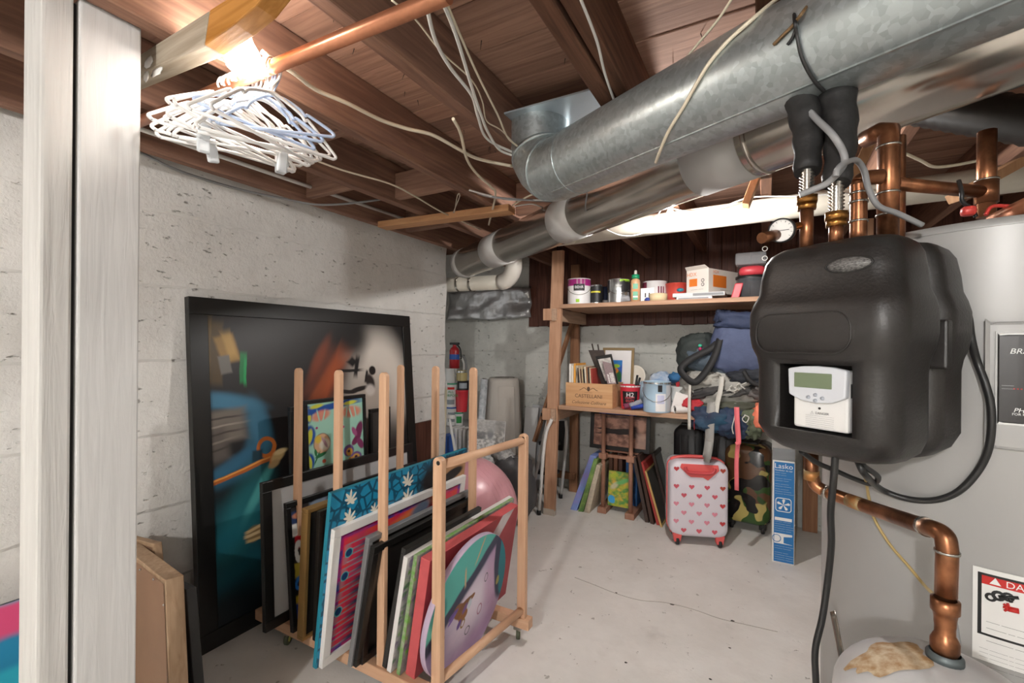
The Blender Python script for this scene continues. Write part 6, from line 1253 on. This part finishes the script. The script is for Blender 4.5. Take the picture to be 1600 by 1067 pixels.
# step ladder
m_lad = M('white ladder tube', '#d8d7d4', .35)
t = thing('step_ladder', 'white folding step ladder with black treads behind the shelf post', 'ladder', onZ(850, 800, 0))
Yl = 3.36
def ltube(pts, nm='rail', r=.013): MB().tube(spline([V(p) for p in pts], 4) if len(pts) > 2 else pts, r, 12).build(nm, m_lad, t)
A0, A1 = onZ(829, 782, 0), onZ(842, 804, 0); T0 = onY(858, 655, 3.5); 
ltube([A0, onY(853, 668, A0.y), onY(858, 656, A0.y)]); ltube([A1, onY(851, 690, A1.y), onY(862, 655, A1.y)])
B0 = onZ(876, 778, 0); ltube([B0, onY(885, 690, B0.y), onY(884, 655, B0.y)])
for a in (A0, A1, B0): MB().tube([a, a+V((0, 0, .035))], .017, 12).build('rubber_foot', m_blackp, t)
zt_ = onY(860, 655, 3.4).z
for zz_, q in ((.70, 0), (.46, .06), (.22, .12)): MB().box((B0.x-.16, B0.y-.08-q*.6, zz_), (B0.x-.0, B0.y+.0-q*.2, zz_+.03)).build('tread', m_blackp, t, bevel=.004)
MB().slab(V((B0.x-.12, B0.y+.03, .40)), V((.12, 0, 0)), V((.03, .01, .36)), V((0, .02, 0))).build('folded_tread', m_blackp, t, bevel=.004)
ltube([onY(858, 656, A0.y), onY(862, 655, A1.y), onY(884, 655, B0.y)], 'top_rail')
# grey sheets behind the ladder
for i, (x, l, cc) in enumerate(((836, 'pale grey sheet leaning at the back wall by the ladder', '#a9aaac'), (826, 'white board leaning just left of the ladder', '#c9c9c8'))):
    a = onY(x-10, 700, 3.75-.05*i); o = MB().slab(V((a.x, 3.72-.06*i, 0)), (.13, 0, 0), (0, .1, .76-.02*i), (0, .015, 0)).build('sheet', M('sheet '+cc, cc, .5)); o.name = 'leaning_sheet'; tag(o, l, 'board')
# rolled foam and plastic film
a = onY(785, 590, 3.6); zt_ = a.z; t = thing('foam_roll', 'tall grey rolled foam mat leaning in the back corner', 'roll', (a.x, 3.6, 0))
w1 = 26*sc_at(785, 3.6)
MB().lathe([(0, 0), (w1*1.15, 0), (w1*1.1, zt_*.6), (w1*.95, zt_-.03), (w1*.85, zt_), (w1*.6, zt_-.003), (.02, zt_-.01)], (a.x, 3.62, 0), n=36).build('roll', M('grey felt', '#b5afa7', .85, bump=.2, bs=60), t)
MB().tube([V((a.x+w1*.7*math.cos(q*.35)*(1-q*.03), 3.62+w1*.7*math.sin(q*.35)*(1-q*.03), zt_+.001)) for q in range(24)], .004, 5).build('spiral_end', M('dark felt', '#7d7872', .85), t)
MB().slab(V((a.x+w1*.5, 3.62-w1*1.02, 0)), V((w1*.75, w1*.5, 0)), V((-w1*.25, 0, zt_*.93)), V((0, .01, 0))).build('loose_end', M('grey felt', '#b5afa7', .85, bump=.2, bs=60), t)
a = onY(757, 592, 3.45); t = thing('film_roll', 'roll of clear patterned plastic film beside the foam roll', 'roll', (a.x, 3.45, 0)); MB().tube([V((a.x-.06, 3.42, 0)), V((a.x, 3.45, a.z))], .033, 18).build('film', M('film white', '#c9cdd0', .25, var=.35, vs=22, col2='#9aa0a4'), t)
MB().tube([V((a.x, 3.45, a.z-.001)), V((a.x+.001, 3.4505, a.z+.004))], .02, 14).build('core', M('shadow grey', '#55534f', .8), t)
# low box carrying buckets
Yb = 3.3; zb_ = onY(706, 666, Yb).z; xa, xb = onY(680, 660, Yb).x, onY(738, 660, Yb).x
o = MB().box((xa-.2, Yb-.05, 0), (xb, Yb+.42, zb_)).build('storage_box', M('grey storage box', '#9a9a98', .6), bevel=.006); tag(o, 'grey box in the recess carrying the stacked buckets', 'box')
m_bw = m_whitep
def cano(name, label, x, y0, y1, w_, mats, Y=Yb+.05, **kw):   # bottom pixel y1, top y0
    return can(name, label, x, Y, onY(x, y1, Y).z, w_, y1-y0, mats, **kw)
blue = M('blue print', '#2c58a8', .5); grn = M('green print', '#2f8f4a', .5)
Yk = Yb+.06; zk = zb_
def stackcan(name, label, x, hpx, w_, zb, mats, Y=Yk, **kw): can(name, label, x, Y, zb, w_, hpx, mats, **kw); return zb+hpx*sc_at(x, Y)
z1 = stackcan('bucket', 'white bucket with blue rim, bottom of the recess stack', 706, 29, 17, zk, (m_bw, [('rim', .9, 1.0, -180, 180, blue), ('print', .2, .7, -40, 40, M('grey print', '#8a9298', .5))]), cat='bucket', handle=False, taper=.9)
z2 = stackcan('bucket', 'white all-purpose bucket with green rim, middle of the stack', 705, 37, 19, z1, (m_bw, [('rim', .93, 1.0, -180, 180, m_greenp), ('red_print', .72, .82, -35, 35, m_rink), ('print', .1, .3, -40, 40, M('grey print', '#8a9298', .5))]), cat='bucket', handle=False, taper=.9, txt=[('ALL\nPURPOSE', .55, .032, grn)])
z3 = stackcan('plastic_jug', 'clear white jug standing on the all-purpose bucket', 703, 22, 14, z2, (M('jug white', '#d4d6d4', .3), []), cat='jug', handle=False, taper=1.15)
t = thing('fire_extinguisher', 'small red fire extinguisher on top of the recess stack', 'fire extinguisher', (onY(706, 575, Yk).x, Yk+.04, z3)); c = V((onY(706, 575, Yk).x, Yk+.04, z3)); k = sc_at(706, Yk)
MB().lathe([(0, 0), (8*k, 0), (8*k, 28*k), (6*k, 32*k), (3*k, 34*k), (3*k, 37*k)], c, n=24).build('cylinder', M('extinguisher red', '#a82a30', .35), t); MB().lathe([(8.1*k, 14*k), (8.1*k, 22*k)], c, n=24).build('blue_label', blue, t)
MB().box(c+V((-.05, -.012, 37*k)), c+V((.05, .012, 37*k+.02))).build('lever', m_blackp, t, bevel=.003); MB().tube(spline([c+V((.03, 0, 37*k)), c+V((.07, -.01, 30*k)), c+V((.075, 0, 15*k))], 6), .007, 8).build('hose', m_blackp, t)
zr = stackcan('small_tub', 'small white tub with green lid right of the bucket stack', 718, 21, 13, zk, (m_bw, [('rim', .88, 1.0, -180, 180, m_greenp), ('print', .2, .7, -40, 40, grn)]), Y=Yk+.02, cat='tub', handle=False, taper=.9)
zr2 = stackcan('red_pail', 'plain red pail standing on the small green-lid tub', 722, 34, 21, zr, (M('pail red', '#c2303a', .4), [('rim', .93, 1.0, -180, 180, M('pail red', '#c2303a', .4))]), Y=Yk+.05, cat='pail', handle=False, taper=.82)
zr3 = stackcan('dark_can', 'dark can standing on the red pail', 724, 14, 18, zr2, (m_blk, [('grey_print', .2, .8, -40, 40, M('grey print', '#8a9298', .5))]), Y=Yk+.05, cat='can', handle=False)
stackcan('glass_jar', 'jar with yellowish contents topping the red pail stack', 722, 16, 17, zr3, (M('jar ochre', '#a89a6a', .3), [('lid', .8, 1.0, -180, 180, m_can)]), Y=Yk+.05, cat='jar', handle=False)
t = thing('cable_coil', 'grey coiled hose hung behind the fire extinguisher', 'hose', onY(722, 575, Yk+.2)); cc_ = onY(720, 572, 3.86); MB().tube([cc_+V((.07*math.cos(a), 0, .11*math.sin(a))) for a in [2*math.pi*i/30 for i in range(30)]], .012, 8, closed=True).build('coil', m_cableg, t); MB().tube([cc_+V((.055*math.cos(a), -.02, .09*math.sin(a))) for a in [2*math.pi*i/30 for i in range(30)]], .012, 8, closed=True).build('coil', m_cablew, t); MB().tube([cc_+V((0, .06, .11)), cc_+V((0, -.03, .11))], .008, 8).build('hook', m_steel, t)
# papers, poster, poles in front
for i in range(5):
    x = 708+i*5.2; a = onY(x, 710, 3.12); zt_ = onY(x, 667+i, 3.12).z; o = MB().slab(V((a.x, 3.10, 0)), (.022, 0, 0), (0, .12, 0), (.01*i-.02, 0, zt_)).build('paper_folder', M('folder white', '#dcdcd9', .6)); tag(o, ['outermost left', 'second', 'middle', 'fourth', 'rightmost'][i]+' white paper folder standing before the grey box', 'folder', 'white folders before the grey box')
a, b_ = onY(727, 700, 3.02), onY(786, 700, 3.06); zt_ = onY(745, 657, 3.02).z
p = PL(V((a.x, 3.0, 0)), V((a.x, 3.08, zt_)), b_.x-a.x, (1, .05, 0)); lay = [('n', 0, 0, .03, .02, 0, .2, '#9a9a98', .8), ('b', .1, zt_-.12, .06, .03, 0, .3, '#6f7072', .8), ('e', .2, zt_-.1, .03, .04, 0, .4, '#8a8c8e'), ('s', 0, 0, .5, .012, 90, .2, '#b4b4b2', .7)]
canvas('printed_poster', 'white printed sheet standing behind the pink ball', p, .006, paint('newsprint', '#e2e1de', lay), m_wlab, 'poster')
o = MB().ball(onY(775, 722, 2.85), (.09, .06, .05), 22, lump=.4, seed=9, freq=3).build('crumpled_paper', M('newspaper', '#b4b3b0', .7, var=.6, vs=25, col2='#6a6a6a')); tag(o, 'crumpled newspaper behind the pink ball', 'paper'); o.location.z = .0
o.scale = (1, 1, 1); o.location.z = onY(775, 735, 2.85).z-.05
bx_ = onY(800, 745, 2.95); o2 = MB().ball((bx_.x, 2.95, .22), (.17, .12, .22), 26, sq=.6, lump=.25, seed=10, freq=2.2).build('dark_bag', M('dark grey bag', '#4c4c4e', .5, bump=.3, bs=12)); tag(o2, 'dark grey plastic bag beside the pink ball', 'bag'); o2.location.z = 0
o.location = (bx_.x-.06, 2.92, .44)
for (x0_, y0_, x1_, y1_, l, cc) in ((697, 607, 693, 722, 'cream pole standing in the recess corner', '#d8cfb4'), (702, 650, 712, 712, 'white pole crossing in front of the buckets', '#e2e2e0')):
    q0, q1 = onY(x1_, y1_, 2.98), onY(x0_, y0_, 3.02); d_ = (q1-q0).normalized(); q0 = q0-d_*(q0.z/d_.z); tt = thing('pole', l, 'pole', q0); MB().tube([q0, q1], .011, 10).build('shaft', M('pole '+cc, cc, .5), tt)
    MB().box(q1+V((-.03, -.015, -.02)), q1+V((.05, .015, .01))).build('head', m_white, tt, bevel=.004) if x0_ == 702 else MB().tube([q1, q1+d_*.06], [.013, .004], 10).build('tip', m_white, tt)
bb = onY(700, 712, 3.06); o = MB().box((bb.x-.05, 3.0, 0), (bb.x+.025, 3.2, onY(700, 680, 3.05).z)).build('blue_bin', M('blue print', '#2c58a8', .5), bevel=.004); tag(o, 'narrow blue box at the recess corner', 'box')
# floor crack and chips
fl = bpy.data.objects['floor']
b = MB(); pts = [onZ(x, y+random.uniform(-3, 3), .0006) for x, y in ((898, 905), (930, 917), (962, 926), (1000, 935), (1040, 943), (1085, 953), (1125, 966), (1170, 978), (1215, 988))]
b.tube(spline(pts, 4), .0016, 5, flat=1); b.build('crack', M('crack', '#a39d94', .9), fl)
for (x, y, s) in ((963, 926, .006), (1050, 944, .011), (1145, 970, .009), (861, 889, .006), (1140, 1012, .006), (978, 1035, .006), (1110, 1061, .006)):
    MB().ball(onZ(x, y, .0008), (s, s*.7, .0008), 10, lump=.5, seed=x).build('chip', M('chip', '#3a3733', .9), fl)
